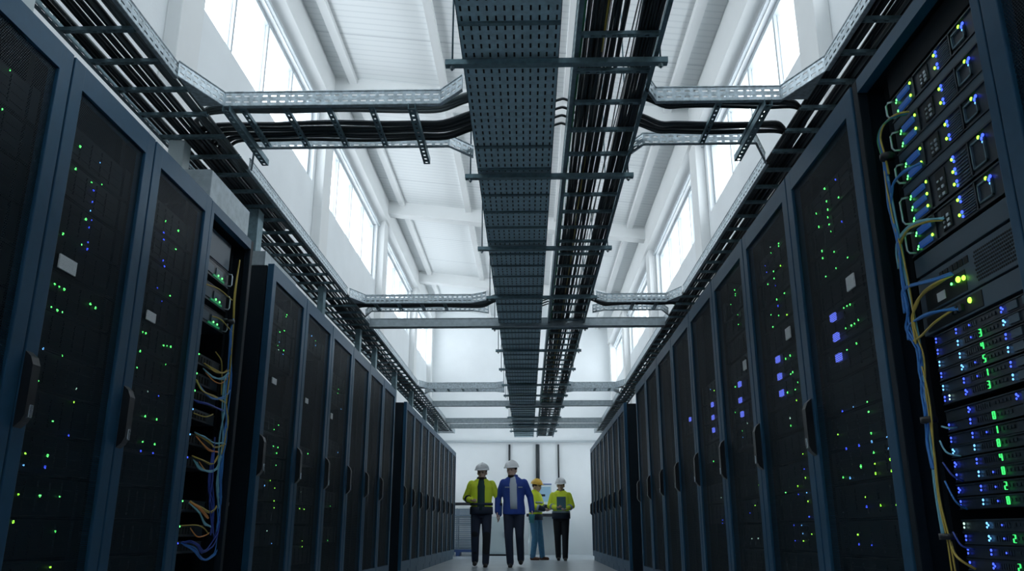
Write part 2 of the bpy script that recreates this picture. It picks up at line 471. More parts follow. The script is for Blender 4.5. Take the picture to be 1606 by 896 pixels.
LEDS = [(16,110,'g'),(4,172,'g'),
 (126,230,'g'),(119,265,'g'),(144,286,'g'),(135,344,'g'),(99,367,'g'),(128,384,'g'),(147,299,'b'),(145,317,'b'),(142,331,'c'),(144,346,'b'),(140,357,'b'),(138,380,'b'),(137,391,'b'),
 (165,230,'c'),(157,255,'c'),(160,290,'g'),(86,446,'g'),(93,450,'g'),(101,454,'g'),(81,482,'g'),(90,487,'g'),(98,490,'g'),(142,477,'g'),(150,483,'g'),(68,547,'c'),(98,558,'g'),(60,598,'g'),(116,631,'y'),(120,610,'w'),(83,661,'g'),(49,654,'y'),(108,683,'b'),(40,712,'y'),(75,715,'g'),(37,730,'c'),(71,733,'b'),(29,776,'y'),(63,778,'g'),(94,779,'g'),(21,819,'y'),(87,834,'g'),(79,890,'y'),
 (260,347,'g'),(280,362,'g'),(257,365,'b'),(257,376,'b'),(276,391,'g'),(256,409,'b'),(258,418,'b'),(247,452,'b'),(267,464,'g'),(254,473,'b'),(224,521,'g'),(229,523,'g'),(220,551,'g'),(257,542,'g'),(262,543,'g'),(268,544,'g'),(260,572,'g'),(215,577,'g'),(232,614,'w'),(249,621,'b'),(228,653,'g'),(246,658,'g'),(224,693,'g'),(243,697,'g'),(221,708,'b'),(240,711,'b'),
 (450,494,'g'),(449,497,'g'),(439,521,'g'),(446,519,'g'),(438,537,'c'),(436,542,'g'),(437,549,'w'),(445,550,'g'),(444,556,'c'),(437,667,'g'),(430,674,'g'),(436,702,'g'),(429,700,'g'),(434,711,'g'),(433,730,'g'),(424,754,'y'),(415,762,'c'),(431,766,'y'),(430,786,'y'),(430,797,'y'),(419,833,'w'),(426,853,'c'),
 (472,772,'w'),(470,798,'y'),(477,799,'y'),(474,849,'y'),(474,858,'y'),(483,712,'g'),(495,535,'g'),(495,542,'c'),(489,527,'c'),
 (518,794,'g'),(514,848,'g'),(530,617,'g'),(531,611,'g'),(535,642,'c'),(530,710,'c'),
 (1308,260,'g'),(1308,268,'g'),(1310,282,'b'),(1291,284,'g'),(1293,296,'g'),(1277,305,'b'),(1296,316,'g'),(1315,310,'g'),(1298,329,'g'),(1280,335,'g'),(1298,341,'g'),(1284,356,'g'),(1300,352,'g'),(1303,363,'g'),(1320,348,'b'),(1289,394,'g'),(1308,395,'g'),(1290,405,'g'),(1295,434,'g'),(1311,421,'g'),(1329,404,'g'),(1323,483,'g'),(1328,480,'g'),(1333,478,'g'),(1326,515,'g'),(1335,511,'g'),(1340,508,'g'),(1346,502,'g'),(1328,549,'g'),(1343,539,'g'),
 (1360,631,'g'),(1362,646,'g'),(1338,638,'c'),(1321,645,'b'),(1314,682,'y'),(1366,680,'g'),(1367,693,'c'),(1391,686,'c'),(1393,704,'c'),(1327,704,'b'),(1347,699,'b'),(1370,710,'g'),(1396,721,'y'),(1350,731,'g'),(1350,733,'g'),(1372,728,'y'),(1398,739,'y'),(1373,743,'y'),(1322,749,'g'),(1333,750,'c'),(1357,780,'y'),(1381,793,'y'),(1406,792,'y'),(1359,795,'b'),(1345,839,'y'),(1347,854,'b'),(1367,855,'b'),
 (1208,388,'w'),(1221,382,'g'),(1221,386,'g'),(1209,397,'g'),(1200,417,'b'),(1224,417,'y'),(1202,427,'b'),(1213,426,'g'),(1214,437,'g'),(1204,446,'g'),(1216,448,'b'),(1230,460,'g'),(1218,470,'g'),(1220,480,'b'),(1209,494,'g'),(1221,495,'g'),(1234,494,'y'),(1212,513,'g'),(1232,563,'g'),(1239,558,'g'),(1243,584,'g'),(1240,587,'g'),(1247,611,'g'),(1251,600,'g'),(1235,616,'g'),(1249,628,'y'),(1239,656,'w'),(1240,668,'g'),(1214,695,'y'),(1259,712,'y'),(1261,736,'b'),(1263,750,'y'),(1251,763,'y'),(1232,773,'g'),(1252,776,'b'),(1265,773,'c'),(1267,787,'y'),(1269,811,'b'),(1245,824,'b'),(1257,824,'c'),(1259,837,'c'),(1273,838,'y'),(1247,849,'b'),(1260,849,'y'),
 (1152,455,'g'),(1153,464,'g'),(1146,478,'g'),(1157,494,'g'),(1153,461,'g'),(1158,509,'g'),(1172,664,'w'),(1164,676,'g'),(1165,686,'c'),(1184,707,'y'),(1190,761,'y'),(1184,793,'y'),(1194,793,'w'),(1176,805,'b'),(1179,845,'w'),(1189,845,'w'),(1153,607,'g'),(1153,647,'g'),
 (1114,611,'c'),(1120,613,'y'),(1119,724,'g'),(1131,781,'w'),(1133,816,'b'),(1133,821,'b')]
LCDS = [(1308,498),(1313,529),(1317,561),(1221,564),(1224,591),(1227,617),(1161,603),(1162,628),(1165,650),(1118,635),(1119,655),(1120,675),(1083,658)]
CARDS = [(106,416,.12,.055),(237,497,.09,.045),(430,598,.10,.04),(481,629,.08,.04),(520,653,.07,.05),(1334,443,.085,.06),(1236,523,.08,.06),(1168,573,.07,.06)]
BIN = .155
slots = {}
for px, py, c in LEDS+[(a, b, 'lcd') for a, b in LCDS]:
    side = -1 if px < 803 else 1
    X = AL-.062 if side < 0 else AR+.062
    p = on(0, px, py, X)
    for i, (s, y0, y1, door) in enumerate(RACKS):
        if s == side and y0 <= p.y < y1 and door:
            slots.setdefault(i, {}).setdefault(int((p.z-.2)/BIN), []).append((min(max(p.y, y0+.1), y1-.1), p.z, c))
names = {0: 'in the rack cut by the left photo edge', 1: 'in the second rack on the left',
         2: 'in the rack just before the open left rack'}
for i, bins in slots.items():
    s, y0, y1, door = RACKS[i]
    w = y1-y0-.20
    where = names.get(i)
    if not where:
        where = ('in the %s rack of the middle left block' % ORD[i-4]) if s < 0 else ('in the %s rack behind the open right rack' % ORD[i-21])
    allb = range(1, 14) if (s < 0 and i < 3) or i in (21, 22, 23) else sorted(bins)
    for b in allb:
        z0 = .2+b*BIN
        if z0+BIN > HR-.08: continue
        sx = 1 if s < 0 else -1
        X = AL-.07 if s < 0 else AR+.07
        leds = bins.get(b, [])
        r = thing('rack_server', ('dark server with lit lights ' if leds else 'unlit dark server ')+where, 'server', (X, (y0+y1)/2, z0), 0 if s < 0 else PI,
                  'servers ' + where + (' with lights' if leds else ''))
        link('chassis', srv_mesh(w, BIN-.012), r)
        for y, z, c in leds:
            ly, lz = (y-(y0+y1)/2)*sx, z-z0
            if c == 'lcd':
                MB().box(0, .012, -.028, .028, -.017, .017).build('display', M['lcd'], r, False, (.006, ly, lz))
            else:
                link('status_light', led_mesh(c, random.choice((.0040, .0048, .0056))), r, (.0075, ly, lz))
cw = ['on the second rack in the left row', 'on the rack just before the open left rack', 'on the first rack of the middle left block', 'on the second rack of the middle left block',
      'on the third rack of the middle left block', 'on the first closed rack after the open right rack', 'on the second closed rack after the open right rack', 'on the third closed rack after the open right rack']
for (px, py, a, b), lb in zip(CARDS, cw):
    s = -1 if px < 803 else 1
    p = on(0, px, py, AL-.008 if s < 0 else AR+.008)
    tag(MB().box(-.003, .003, -a/2, a/2, -b/2, b/2).build('name_card', M['speck'], None, False, p), 'white speckled label card '+lb, 'label')
# ------------------------------------------------------------------ the open rack on the right
XE = 1.42
def face_box(mb, y0, y1, z0, z1, out, depth=.0, bev=0):
    """box standing proud of (or sunk behind) the equipment face; out>0 is towards the aisle"""
    return mb.box(XE-out, XE+depth, y0, y1, z0, z1, bev)
Y0E, Y1E = 2.235, 2.905
def lights(r, pts):
    for y, z, c, s in pts: link('status_light', led_mesh(c, s), r, (XE-.006, y, z))

def big_server(z0, z1, rows, label, bay=True):
    r = thing('rack_server', label, 'server', (0, 0, 0))
    H = z1-z0
    m = MB(); m.box(XE, XE+.7, Y0E, Y1E, z0, z1)
    for i in range(2): face_box(m, Y0E, Y1E, z0+(H-.006)*i, z0+(H-.006)*i+.006, .006)
    face_box(m, 2.705, 2.72, z0, z1, .006); face_box(m, 2.435, 2.443, z0, z1, .006)
    m.build('chassis', M['chassis'], r)
    # D-shaped pull handle at the far end
    a, b = z0+.012, z1-.012
    MB().tube([(XE, 2.875, a), (XE-.022, 2.885, a+.002), (XE-.028, 2.89, a+.014), (XE-.028, 2.89, b-.014), (XE-.022, 2.885, b-.002), (XE, 2.875, b)], .0042, 6).build('pull_handle', M['bright'], r, True)
    for k in range(rows):
        zz = z0+H*(k+.5)/rows
        c = MB(); face_box(c, 2.745, 2.835, zz-H*.22/rows, zz+H*.22/rows, .010, 0, .002)
        c.build('drive_carrier', M['bar_b'], r)
    g = MB()
    n = 9
    for k in range(n): face_box(g, 2.45, 2.53, z0+.012+(H-.024)*k/n, z0+.012+(H-.024)*(k+.45)/n, .004)
    g.build('vent_grille', M['blank'], r)
    p = MB(); face_box(p, 2.60, 2.665, z0+.016, z1-.016, .004)
    p.build('port_block', M['vent'], r)
    p = MB()
    for k in range(3): face_box(p, 2.610, 2.626, z0+.020+(H-.05)*k/3, z0+.030+(H-.05)*k/3, .008); face_box(p, 2.640, 2.652, z0+.022+(H-.05)*k/3, z0+.029+(H-.05)*k/3, .008)
    p.build('connector', M['bright'], r)
    p = MB(); f = .006
    y0, y1, a, b = 2.345, 2.425, z0+.018, z1-.022
    face_box(p, y0, y1, a, a+f, .007); face_box(p, y0, y1, b-f, b, .007); face_box(p, y0, y0+f, a, b, .007); face_box(p, y1-f, y1, a, b, .007)
    p.build('control_panel_frame', M['galvd'], r)
    L = [(2.37, z1-.022, 'y', .0065), (2.352, z1-.034, 'b', .007), (2.345, z1-.026, 'b', .006), (2.352, z1-.046, 'c', .004)]
    for k in range(rows):
        zz = z0+H*(k+.5)/rows
        L += [(2.737-.006*k, zz+.006, 'y', .0058), (2.548-.004*k, zz+.004, 'y', .0058), (2.845, zz, 'g', .005), (2.53, zz+.008, 'b', .006), (2.528, zz-.008, 'b', .005), (2.853, zz-.008, 'g', .004)]
    lights(r, L)
    return r
big_server(2.128, 2.222, 2, 'glowing server topmost in the open right rack')
big_server(1.990, 2.092, 2, 'glowing server second from the top in the open right rack')
big_server(1.855, 1.956, 2, 'glowing server third from the top in the open right rack')
big_server(1.690, 1.820, 3, 'taller glowing server with three drive rows, in the open right rack')
big_server(1.576, 1.680, 2, 'glowing server fifth from the top in the open right rack')

def panel(z0, z1, label, mat='blank', name='rack_blanking_plate', cat='panel'):
    m = MB(); m.box(XE-.002, XE+.03, Y0E, Y1E, z0, z1, .002)
    return tag(m.build(name, M[mat]), label, cat)
panel(2.238, 2.345, 'black blank panel above all the servers in the open right rack', 'inner')
for z, lb in ((2.097, 'first and second'), (1.961, 'second and third'), (1.825, 'third and fourth')):
    panel(z-.003, z+.029, 'grey filler strip between the %s glowing servers in the open right rack' % lb)
panel(1.497, 1.565, 'wide plain grey blank panel under the five glowing servers')
panel(1.278, 1.345, 'plain dark grey panel just above the stack of blue-lit servers')
# switch with a perforated half
r = thing('network_switch', 'switch with perforated vent, white label and green lights, in open right rack', 'switch')
m = MB(); m.box(XE, XE+.4, Y0E, Y1E, 1.353, 1.488, .002); m.build('chassis', M['blank'], r)
m = MB()
for i in range(22):
    for k in range(9):
        y = 2.275+i*.0112+(.0056 if k % 2 else 0); z = 1.372+k*.0115
        m.prism([(y+.0042*math.cos(a*PI/3), z+.0042*math.sin(a*PI/3)) for a in range(6)], 0, XE-.0015, XE)
m.build('vent_holes', M['vent'], r)
m = MB()
for k in range(6): face_box(m, 2.55+.033*k, 2.575+.033*k, 1.445, 1.468, .003)
m.build('port', M['vent'], r)
m = MB(); face_box(m, 2.72, 2.775, 1.372, 1.402, .004); m.build('white_label', M['tag'], r)
m = MB(); face_box(m, 2.58, 2.86, 1.36, 1.43, .0015); m.build('port_plate', M['vent'], r)
lights(r, [(2.62, 1.407, 'y', .011), (2.585, 1.402, 'y', .009), (2.665, 1.405, 'g', .005), (2.272, 1.468, 'w', .005)])
r2 = thing('cable_manager', 'thin dark panel with one bright green light where blue and yellow cables plug in', 'panel')
m = MB(); face_box(m, 2.50, 2.87, 1.285, 1.338, .005, .0, .002); m.build('plate', M['vent'], r2)
for y in (2.62, 2.65, 2.68): m = MB(); face_box(m, y-.009, y+.009, 1.30, 1.322, .016); m.build('socket', M['chassis'], r2)
lights(r2, [(2.57, 1.322, 'y', .010)])

# stack of thin servers with blue lights and green digits
SEG = {'0': 'abcdef', '1': 'bc', '2': 'abged', '3': 'abgcd', '4': 'fgbc', '5': 'afgcd', '7': 'abc', '8': 'abcdefg'}
def digit(parent, ch, y, z, h=.022):
    w = h*.52; t = h*.13; m = MB(); hx = .010
    pos = {'a': (0, h/2, w, t), 'd': (0, -h/2, w, t), 'g': (0, 0, w, t), 'b': (-w/2, h/4, t, h/2), 'c': (-w/2, -h/4, t, h/2), 'f': (w/2, h/4, t, h/2), 'e': (w/2, -h/4, t, h/2)}
    for sgm in SEG[ch]:
        a, b, ww, hh = pos[sgm]
        m.box(XE-hx-.001, XE-hx+.003, y+a-ww/2+.0006, y+a+ww/2-.0006, z+b-hh/2+.0006, z+b+hh/2-.0006)
    m.build('digit_display', M['dig'], parent)
rows = [(1.247, '', 'bb.b'), (1.207, '3', 'bc.c'), (1.165, '4', 'cc.b'), (1.125, '5', 'bc.c'), (1.081, '1', 'cb.b'), (1.043, '3', 'bbwc'),
        (.986, '', '.b.b'), (.949, '0', 'bb..'), (.905, '1', 'bb..'), (.866, '8', 'cc..'), (.823, '4', 'bb..'), (.784, '8', 'bc..'), (.740, '2', 'bb..'), (.698, '8', 'bc..'),
        (.628, '', 'wc..'), (.589, '2', 'bc..'), (.548, '', 'bb..'), (.508, '2', 'bb..'), (.466, '', 'bb..'), (.425, '8', 'bc..'), (.384, '', 'bb..')]
for k, (z, d, cols) in enumerate(rows):
    top = 'topmost' if k == 0 else '%s from the top' % (ORD[k] if k < 10 else ['eleventh','twelfth','thirteenth','fourteenth','fifteenth','sixteenth','seventeenth','eighteenth','nineteenth','twentieth','twenty-first'][k-10])
    r = thing('thin_server', 'thin server %s in the blue-lit stack%s' % (top, (' with a green digit %s' % d) if d else ''), 'server')
    m = MB(); m.box(XE, XE+.7, Y0E, Y1E-.06, z-.019, z+.0185)
    face_box(m, Y0E, Y1E-.06, z+.0145, z+.0185, .004); face_box(m, Y0E, Y1E-.06, z-.019, z-.0165, .004)
    for i in range(7): face_box(m, 2.565+.013*i, 2.573+.013*i, z-.008, z+.008, .003)
    for i in range(5): face_box(m, 2.42+.02*i+.03, 2.432+.02*i+.03, z-.004, z+.006, .003)
    m.build('chassis', M['chassis'], r)
    m = MB(); face_box(m, 2.33, 2.385, z-.012, z+.012, .005); m.build('drive_bay', M['blank'], r); m = MB(); face_box(m, 2.27, 2.30, z-.012, z+.012, .006); m.build('drive_bay', M['blank'], r)
    L = []
    for c, y in zip(cols, (2.823, 2.683, 2.79, 2.41)):
        if c == '.': continue
        L += [(y, z+.006, c, .0042), (y+.002, z-.006, c, .0036)]
        if random.random() < .4: L.append((y-.008, z, c, .0035))
    if random.random() < .5: L.append((2.60, z, 'b', .003))
    lights(r, L)
    if d: digit(r, d, 2.538, z)

# patch cables of the open right rack: traced on a plane just in front of the servers
def px_path(pts, X, wob=0, drop=0):
    out = []
    for i, (a, b) in enumerate(pts):
        out.append(on(0, a, b, X+(random.uniform(-wob, wob) if wob else 0)))
    return out
def patch(pts, X, mat, label, n=1, spread=3.0, r=.0042, group=None, land=None):
    for k in range(n):
        q = [(a+random.uniform(-spread, spread)*.6*(0 if i == 0 else 1), b+random.uniform(-spread, spread)*.6*(0 if i == 0 else 1)) for i, (a, b) in enumerate(pts)] if n > 1 or k else pts
        P = px_path(q, X+.004*math.sin(k*2.1))
        if land is not None: P[0] = on(0, q[0][0]+k*1.5, q[0][1]+k*1.2, land)
        cable('patch_cable', P, r, M[mat], label, 'cable', group or (label if n > 1 else None))
XC = XE-.045
main = [(1386,246),(1390,268),(1394,300),(1395,333),(1406,377),(1416,441),(1423,488),(1424,514),(1440,548),(1444,585),(1448,613),(1453,646),(1457,696),(1465,737)]
patch(main, XC, 'blue_cable', 'blue patch cable running down the cable bundle of the open right rack', 4, 6)
patch([(1384,248),(1392,300),(1402,350),(1416,400),(1428,460),(1436,517),(1449,561),(1452,613),(1458,656),(1466,713),(1474,783),(1490,850),(1500,905)], XC-.004, 'yellow_cable',
      'yellow patch cable running down the cable bundle of the open right rack', 1, 3, r=.0032)
patch([(1446,575),(1455,613),(1461,656),(1465,713),(1472,783),(1486,850),(1494,905)], XC-.006, 'yellow_cable', 'yellow patch cable in the lower half of the open right rack', 1, r=.0030)
patch([(1388,250),(1400,320),(1413,400),(1426,470),(1440,540),(1452,613),(1460,680),(1467,760),(1480,840)], XC+.004, 'aqua_cable', 'pale blue patch cable running down the bundle in the open right rack', 2, 5)
bt = [(1424,177),(1403,182),(1385,197),(1379,218),(1386,246),(1392,275)]
for mt, nm in (('blue_cable', 'blue'), ('yellow_cable', 'yellow'), ('green_cable', 'green')):
    patch([(a+{'b': 0, 'y': 2, 'g': -2}[nm[0]], b+{'b': 0, 'y': -2, 'g': 2}[nm[0]]) for a, b in bt], XC, mt, '%s patch cable looping into the second glowing server from the top' % nm, 1, land=XE-.01)
patch([(1444,255),(1418,269),(1404,284),(1398,299),(1397,330)], XC, 'blue_cable', 'blue patch cable curving into the third glowing server of the open right rack', 2, 3, land=XE-.01)
patch([(1478,344),(1446,350),(1424,362),(1410,388),(1412,420)], XC, 'yellow_cable', 'yellow patch cable curving into the fifth glowing server of the open right rack', 2, 3, land=XE-.01)
patch([(1480,342),(1447,347),(1424,358),(1408,384),(1410,420)], XC, 'aqua_cable', 'pale blue patch cable curving into the fifth glowing server of the open right rack', 2, 3, land=XE-.01)
patch([(1492,428),(1460,440),(1426,449),(1416,460),(1420,490)], XC, 'blue_cable', 'blue patch cable plugged into the switch with the white label', 3, 3, land=XE-.01)
patch([(1490,430),(1464,448),(1446,463),(1436,479),(1432,499),(1436,540)], XC-.004, 'yellow_cable', 'yellow patch cable arching from the switch with the white label', 3, 3, land=XE-.01)
patch([(1500,482),(1460,492),(1432,506),(1424,518),(1426,532)], XC, 'blue_cable', 'blue patch cable plugged beside the single green light under the switch', 4, 3, land=XE-.01)
patch([(1498,484),(1466,506),(1446,526),(1433,535)], XC-.006, 'yellow_cable', 'yellow patch cable hanging down from the single green light under the switch', 1, land=XE-.01)
for pts, mt, lb in (([(1501,671),(1488,672),(1477,669)], 'aqua_cable', 'first'), ([(1507,716),(1485,710),(1474,692)], 'aqua_cable', 'second'), ([(1511,755),(1494,746),(1479,726)], 'navy_cable', 'third'),
                    ([(1517,799),(1499,787),(1482,755)], 'blue_cable', 'fourth'), ([(1528,862),(1508,856),(1495,835)], 'navy_cable', 'fifth')):
    patch(pts, XC, mt, 'short thin looped cable into the blue-lit stack, %s from the top' % lb, 1, r=.0032, land=XE-.006)
patch([(1530,893),(1508,880),(1497,868),(1491,850)], XC, 'yellow_cable', 'yellow cable swinging into the bottom of the blue-lit stack', 1, land=XE-.006)
for i, (a, b) in enumerate(((1392, 246), (1457, 659), (1487, 842))):
    p = on(0, a, b, XC)
    tag(MB().tube([p+Vector((0, 0, -.010)), p+Vector((0, 0, .010))], .028, 10).build('cable_tie', M['handle'], None, True),
        'black strap round the cable bundle of the open right rack, %s' % ['near its top loop', 'beside the green digits', 'near the bottom'][i], 'strap')

# ------------------------------------------------------------------ the open rack on the left
XO = AL-.075
def lz(px, py): return on(0, px, py, XO).z
def left_unit(z0, z1, label, kind='server'):
    r = thing('rack_server' if kind == 'server' else 'network_patch_bay', label, 'server' if kind == 'server' else 'patch panel')
    y0, y1 = 4.30, 4.80
    m = MB(); m.box(XO-.6, XO, y0, y1, z0, z1, .002)
    m.box(XO, XO+.004, y0, y1, z0, z0+.004); m.box(XO, XO+.004, y0, y1, z1-.004, z1); m.build('chassis', M['chassis'], r)
    if kind == 'server':
        a, b = z0+.012, z1-.012
        MB().tube([(XO, 4.775, a), (XO+.024, 4.785, a), (XO+.028, 4.788, a+.012), (XO+.028, 4.788, b-.012), (XO+.024, 4.785, b), (XO, 4.775, b)], .0045, 6).build('pull_handle', M['bright'], r, True)
        for k in range(2): MB().box(XO, XO+.006, 4.45+.14*k, 4.55+.14*k, z0+.018, z1-.03).build('drive_carrier', M['blank'], r)
        MB().box(XO+.001, XO+.008, 4.55, 4.72, z0+.010, z0+.022).build('light_strip', M['dim_g'], r)
        for y in (4.62, 4.68): link('status_light', led_mesh('g', .006), r, (XO+.008, y, z0+.03))
    else:
        m = MB()
        for k in range(9): m.box(XO, XO+.006, 4.32+.04*k, 4.348+.04*k, z0+.012, z1-.012)
        m.build('port', M['vent'], r)
        for k in range(4): link('status_light', led_mesh(random.choice('gbgc'), .0045), r, (XO+.008, 4.36+.035*k, z1-.008))
    return r
zz = {'a': (lz(352, 438), .10), 'b': (lz(352, 476), .105), 'c': (lz(345, 508), .10)}
left_unit(zz['a'][0]-.045, zz['a'][0]+.055, 'server with a bright end loop, topmost in the open left rack')
left_unit(zz['b'][0]-.05, zz['b'][0]+.055, 'server with a green glow, second from the top in the open left rack')
left_unit(zz['c'][0]-.05, zz['c'][0]+.05, 'dark server third from the top in the open left rack')
z = zz['a'][0]+.07
tag(MB().box(XO-.03, XO-.004, 4.30, 4.80, z, z+.17, .002).build('rack_blanking_plate', M['blank']), 'dark blank panel above the servers in the open left rack', 'panel')
for py, lb in ((562, 'fourth from the top'), (594, 'fifth from the top'), (622, 'sixth from the top'), (652, 'seventh from the top'), (692, 'eighth from the top'), (728, 'ninth from the top'), (795, 'tenth from the top'), (833, 'eleventh from the top'), (858, 'lowest visible')):
    z = lz(310, py)
    left_unit(z-.03, z+.03, 'patch panel full of cables in the open left rack, unit %s' % lb, 'panel')
XK = AL-.035
def lp(pts, mat, label, n=1, sp=2.5, r=.0034):
    n = n+1 if n > 1 else 1
    patch(pts, XK, mat, label, n, sp, r, label if n > 1 else None, XO+.004)
side = [(376,408),(368,461),(366,501),(364,526),(360,586),(356,632),(357,661),(352,690),(348,712)]
patch(side, XK, 'yellow_cable', 'yellow cable running down the right side of the open left rack', 2, 2)
patch([(366,500),(364,526),(360,586),(356,632),(357,661),(352,690),(346,740),(345,792),(341,831)], XK, 'blue_cable', 'blue cable running down the right side of the open left rack', 4, 6)
patch([(337,686),(331,757),(332,792),(334,840)], XK, 'navy_cable', 'dark blue cable hanging in the lower half of the open left rack', 4, 7)
patch([(352,590),(350,640),(346,690),(343,760),(345,800)], XK, 'aqua_cable', 'pale blue cable hanging beside the patch panels of the open left rack', 3, 6)
lp([(323,446),(344,454),(364,471)], 'yellow_cable', 'yellow cable from under the topmost server of the open left rack', 1)
lp([(332,496),(347,502),(364,521)], 'yellow_cable', 'yellow cable from the second server of the open left rack', 1)
lp([(338,552),(347,566),(348,586),(347,620)], 'yellow_cable', 'yellow cable bending down from the fourth unit of the open left rack', 1)
lp([(320,570),(338,582),(350,586),(358,580)], 'yellow_cable', 'yellow cable looping from the fifth unit of the open left rack', 3)
lp([(318,578),(334,592),(350,594),(359,584)], 'aqua_cable', 'pale blue cable looping from the fifth unit of the open left rack', 3)
lp([(322,584),(336,598),(348,601),(360,588)], 'orange_cable', 'orange cable looping from the fifth unit of the open left rack', 1)
lp([(306,594),(318,612),(336,622),(353,632)], 'yellow_cable', 'yellow cable sagging from the sixth unit of the open left rack', 2)
lp([(308,600),(330,624),(350,624),(360,612)], 'blue_cable', 'blue cable looping from the sixth unit of the open left rack', 3)
lp([(304,628),(326,634),(350,644)], 'navy_cable', 'dark blue cable from the seventh unit of the open left rack', 3)
lp([(303,648),(322,654),(334,650)], 'yellow_cable', 'short yellow cable along the seventh unit of the open left rack', 1)
lp([(305,678),(322,686),(336,696),(352,695)], 'aqua_cable', 'pale blue cable arching from the eighth unit of the open left rack', 3)
lp([(307,684),(318,697),(328,706),(341,710)], 'orange_cable', 'orange cable arching from the eighth unit of the open left rack', 2)
lp([(306,680),(324,690),(338,701),(352,697)], 'yellow_cable', 'yellow cable arching from the eighth unit of the open left rack', 2)
lp([(301,715),(317,721),(333,729),(343,713)], 'yellow_cable', 'yellow cable swinging from the ninth unit of the open left rack', 2)
lp([(303,721),(313,735),(328,740),(340,735),(346,715)], 'aqua_cable', 'pale blue cable swinging from the ninth unit of the open left rack', 4)
lp([(312,724),(322,738),(330,740)], 'orange_cable', 'orange cable hanging from the ninth unit of the open left rack', 1)
lp([(297,788),(312,797),(323,809),(326,814)], 'orange_cable', 'orange cable fanning from the tenth unit of the open left rack', 3)
lp([(298,786),(317,798),(332,804),(341,795)], 'yellow_cable', 'yellow cable fanning from the tenth unit of the open left rack', 2)
lp([(296,789),(312,805),(320,821),(330,826)], 'aqua_cable', 'pale blue cable fanning from the tenth unit of the open left rack', 4)
lp([(284,825),(308,824),(320,829),(327,838)], 'yellow_cable', 'yellow cable along the eleventh unit of the open left rack', 1)
lp([(298,828),(309,842),(322,840),(328,836)], 'orange_cable', 'orange cable drooping from the eleventh unit of the open left rack', 1)
lp([(284,850),(299,850),(310,856),(318,866),(333,855),(341,831),(347,792)], 'navy_cable', 'dark blue cable drooping from the lowest unit of the open left rack', 4, 4)
lp([(284,852),(304,862),(318,879),(331,875),(340,858),(344,790)], 'blue_cable', 'bright blue cable drooping lowest in the open left rack', 3, 4)
for a, b, lb in ((357, 791, 'near the bottom'), (366, 505, 'near the top')):
    p = on(0, a-6, b, XK)
    tag(MB().tube([p+Vector((0, 0, -.010)), p+Vector((0, 0, .010))], .030, 10).build('cable_tie', M['handle'], None, True), 'black strap round the cables of the open left rack, '+lb, 'strap')
# ------------------------------------------------------------------ cable trays under the ceiling
ZT = 2.95
def rail_slots(mb, a, b, z0, z1, th, pitch=.05, rows=2, slot=True):
    """upright side plate from a to b (xy), real slots in it, rolled top edge"""
    a = Vector((a[0], a[1], 0)); b = Vector((b[0], b[1], 0)); L = (b-a).length; t = (b-a)/L; n = Vector((-t.y, t.x, 0))*th/2
    def P(s, z, k): return a+t*s+n*k+Vector((0, 0, z))
    def rect(s0, s1, za, zb):
        v = [[mb.bm.verts.new(P(s, z, k)) for s, z in ((s0, za), (s1, za), (s1, zb), (s0, zb))] for k in (-1, 1)]
        mb.bm.faces.new(v[0]); mb.bm.faces.new(v[1][::-1])
        for i in range(4): mb.bm.faces.new((v[0][i], v[1][i], v[1][(i+1) % 4], v[0][(i+1) % 4]))
    if slot and L > pitch*2:
        H = z1-z0; c = int(L/pitch); p = L/c
        hs = [H*.22, H*.34, H*.64, H*.76]
        rect(0, L, z0, z0+hs[0]); rect(0, L, z0+hs[1], z0+hs[2]); rect(0, L, z0+hs[3], z1)
        for i in range(c+1):
            s0 = max(0, i*p-p*.20); s1 = min(L, i*p+p*.20)
            rect(s0, s1, z0+hs[0], z0+hs[1]); rect(s0, s1, z0+hs[2], z0+hs[3])
    else: rect(0, L, z0, z1)
    mb.tube([P(0, z1, 0), P(L, z1, 0)], .006, 6)
    return mb

def rung_mesh(L, holes=True, w=.03, h=.02):
    """perforated channel along x from 0 to L, open upward"""
    m = MB(); e = .002
    if holes:
        c = max(2, int(L/.05)); p = L/c
        m.box(0, L, -w/2, -w/2*.35, 0, e); m.box(0, L, w/2*.35, w/2, 0, e)
        for i in range(c+1): m.box(max(0, i*p-p*.3), min(L, i*p+p*.3), -w/2*.35, w/2*.35, 0, e)
    else: m.box(0, L, -w/2, w/2, 0, e)
    m.box(0, L, -w/2, -w/2+e, e, h); m.box(0, L, w/2-e, w/2, e, h)
    return m


CX0, CX1, TILT = -.337, .158, -.0048       # central perforated tray, drifts slightly to the left
LX0, LX1 = .240, .668
def sh(y): return TILT*(y-3.2)
YT0, YT1 = -2.6, 21.5
# central perforated tray: real slots punched through its floor
r = thing('perforated_cable_tray', 'wide perforated steel cable tray hanging down the middle of the hall', 'cable tray')
mb = MB(); NS = 12
pitch = .078; W = CX1-CX0; cw = W/NS; sw = .0095; sl = .040
yy = YT0
while yy < YT1:
    x0 = CX0+sh(yy+pitch/2); e = .0
    ya, yb = yy+(pitch-sl)/2, yy+(pitch+sl)/2
    mb.quad((x0, yy, ZT), (x0+W, yy, ZT), (x0+W, ya, ZT), (x0, ya, ZT))
    mb.quad((x0, yb, ZT), (x0+W, yb, ZT), (x0+W, yy+pitch, ZT), (x0, yy+pitch, ZT))
    for k in range(NS+1):
        a = x0+max(0, (k-.5)*cw+sw/2); b = x0+min(W, (k+.5)*cw-sw/2)
        mb.quad((a, ya, ZT), (b, ya, ZT), (b, yb, ZT), (a, yb, ZT))
    yy += pitch
mb.build('tray_floor', M['trayfl'], r)
for x, nm in ((CX0, 'side_rail'), (CX1, 'side_rail')):
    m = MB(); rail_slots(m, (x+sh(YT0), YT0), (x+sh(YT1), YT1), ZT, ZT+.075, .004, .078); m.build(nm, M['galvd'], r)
me = rung_mesh(W, False, .022, .012).mesh('joint_bar', M['galvd'])
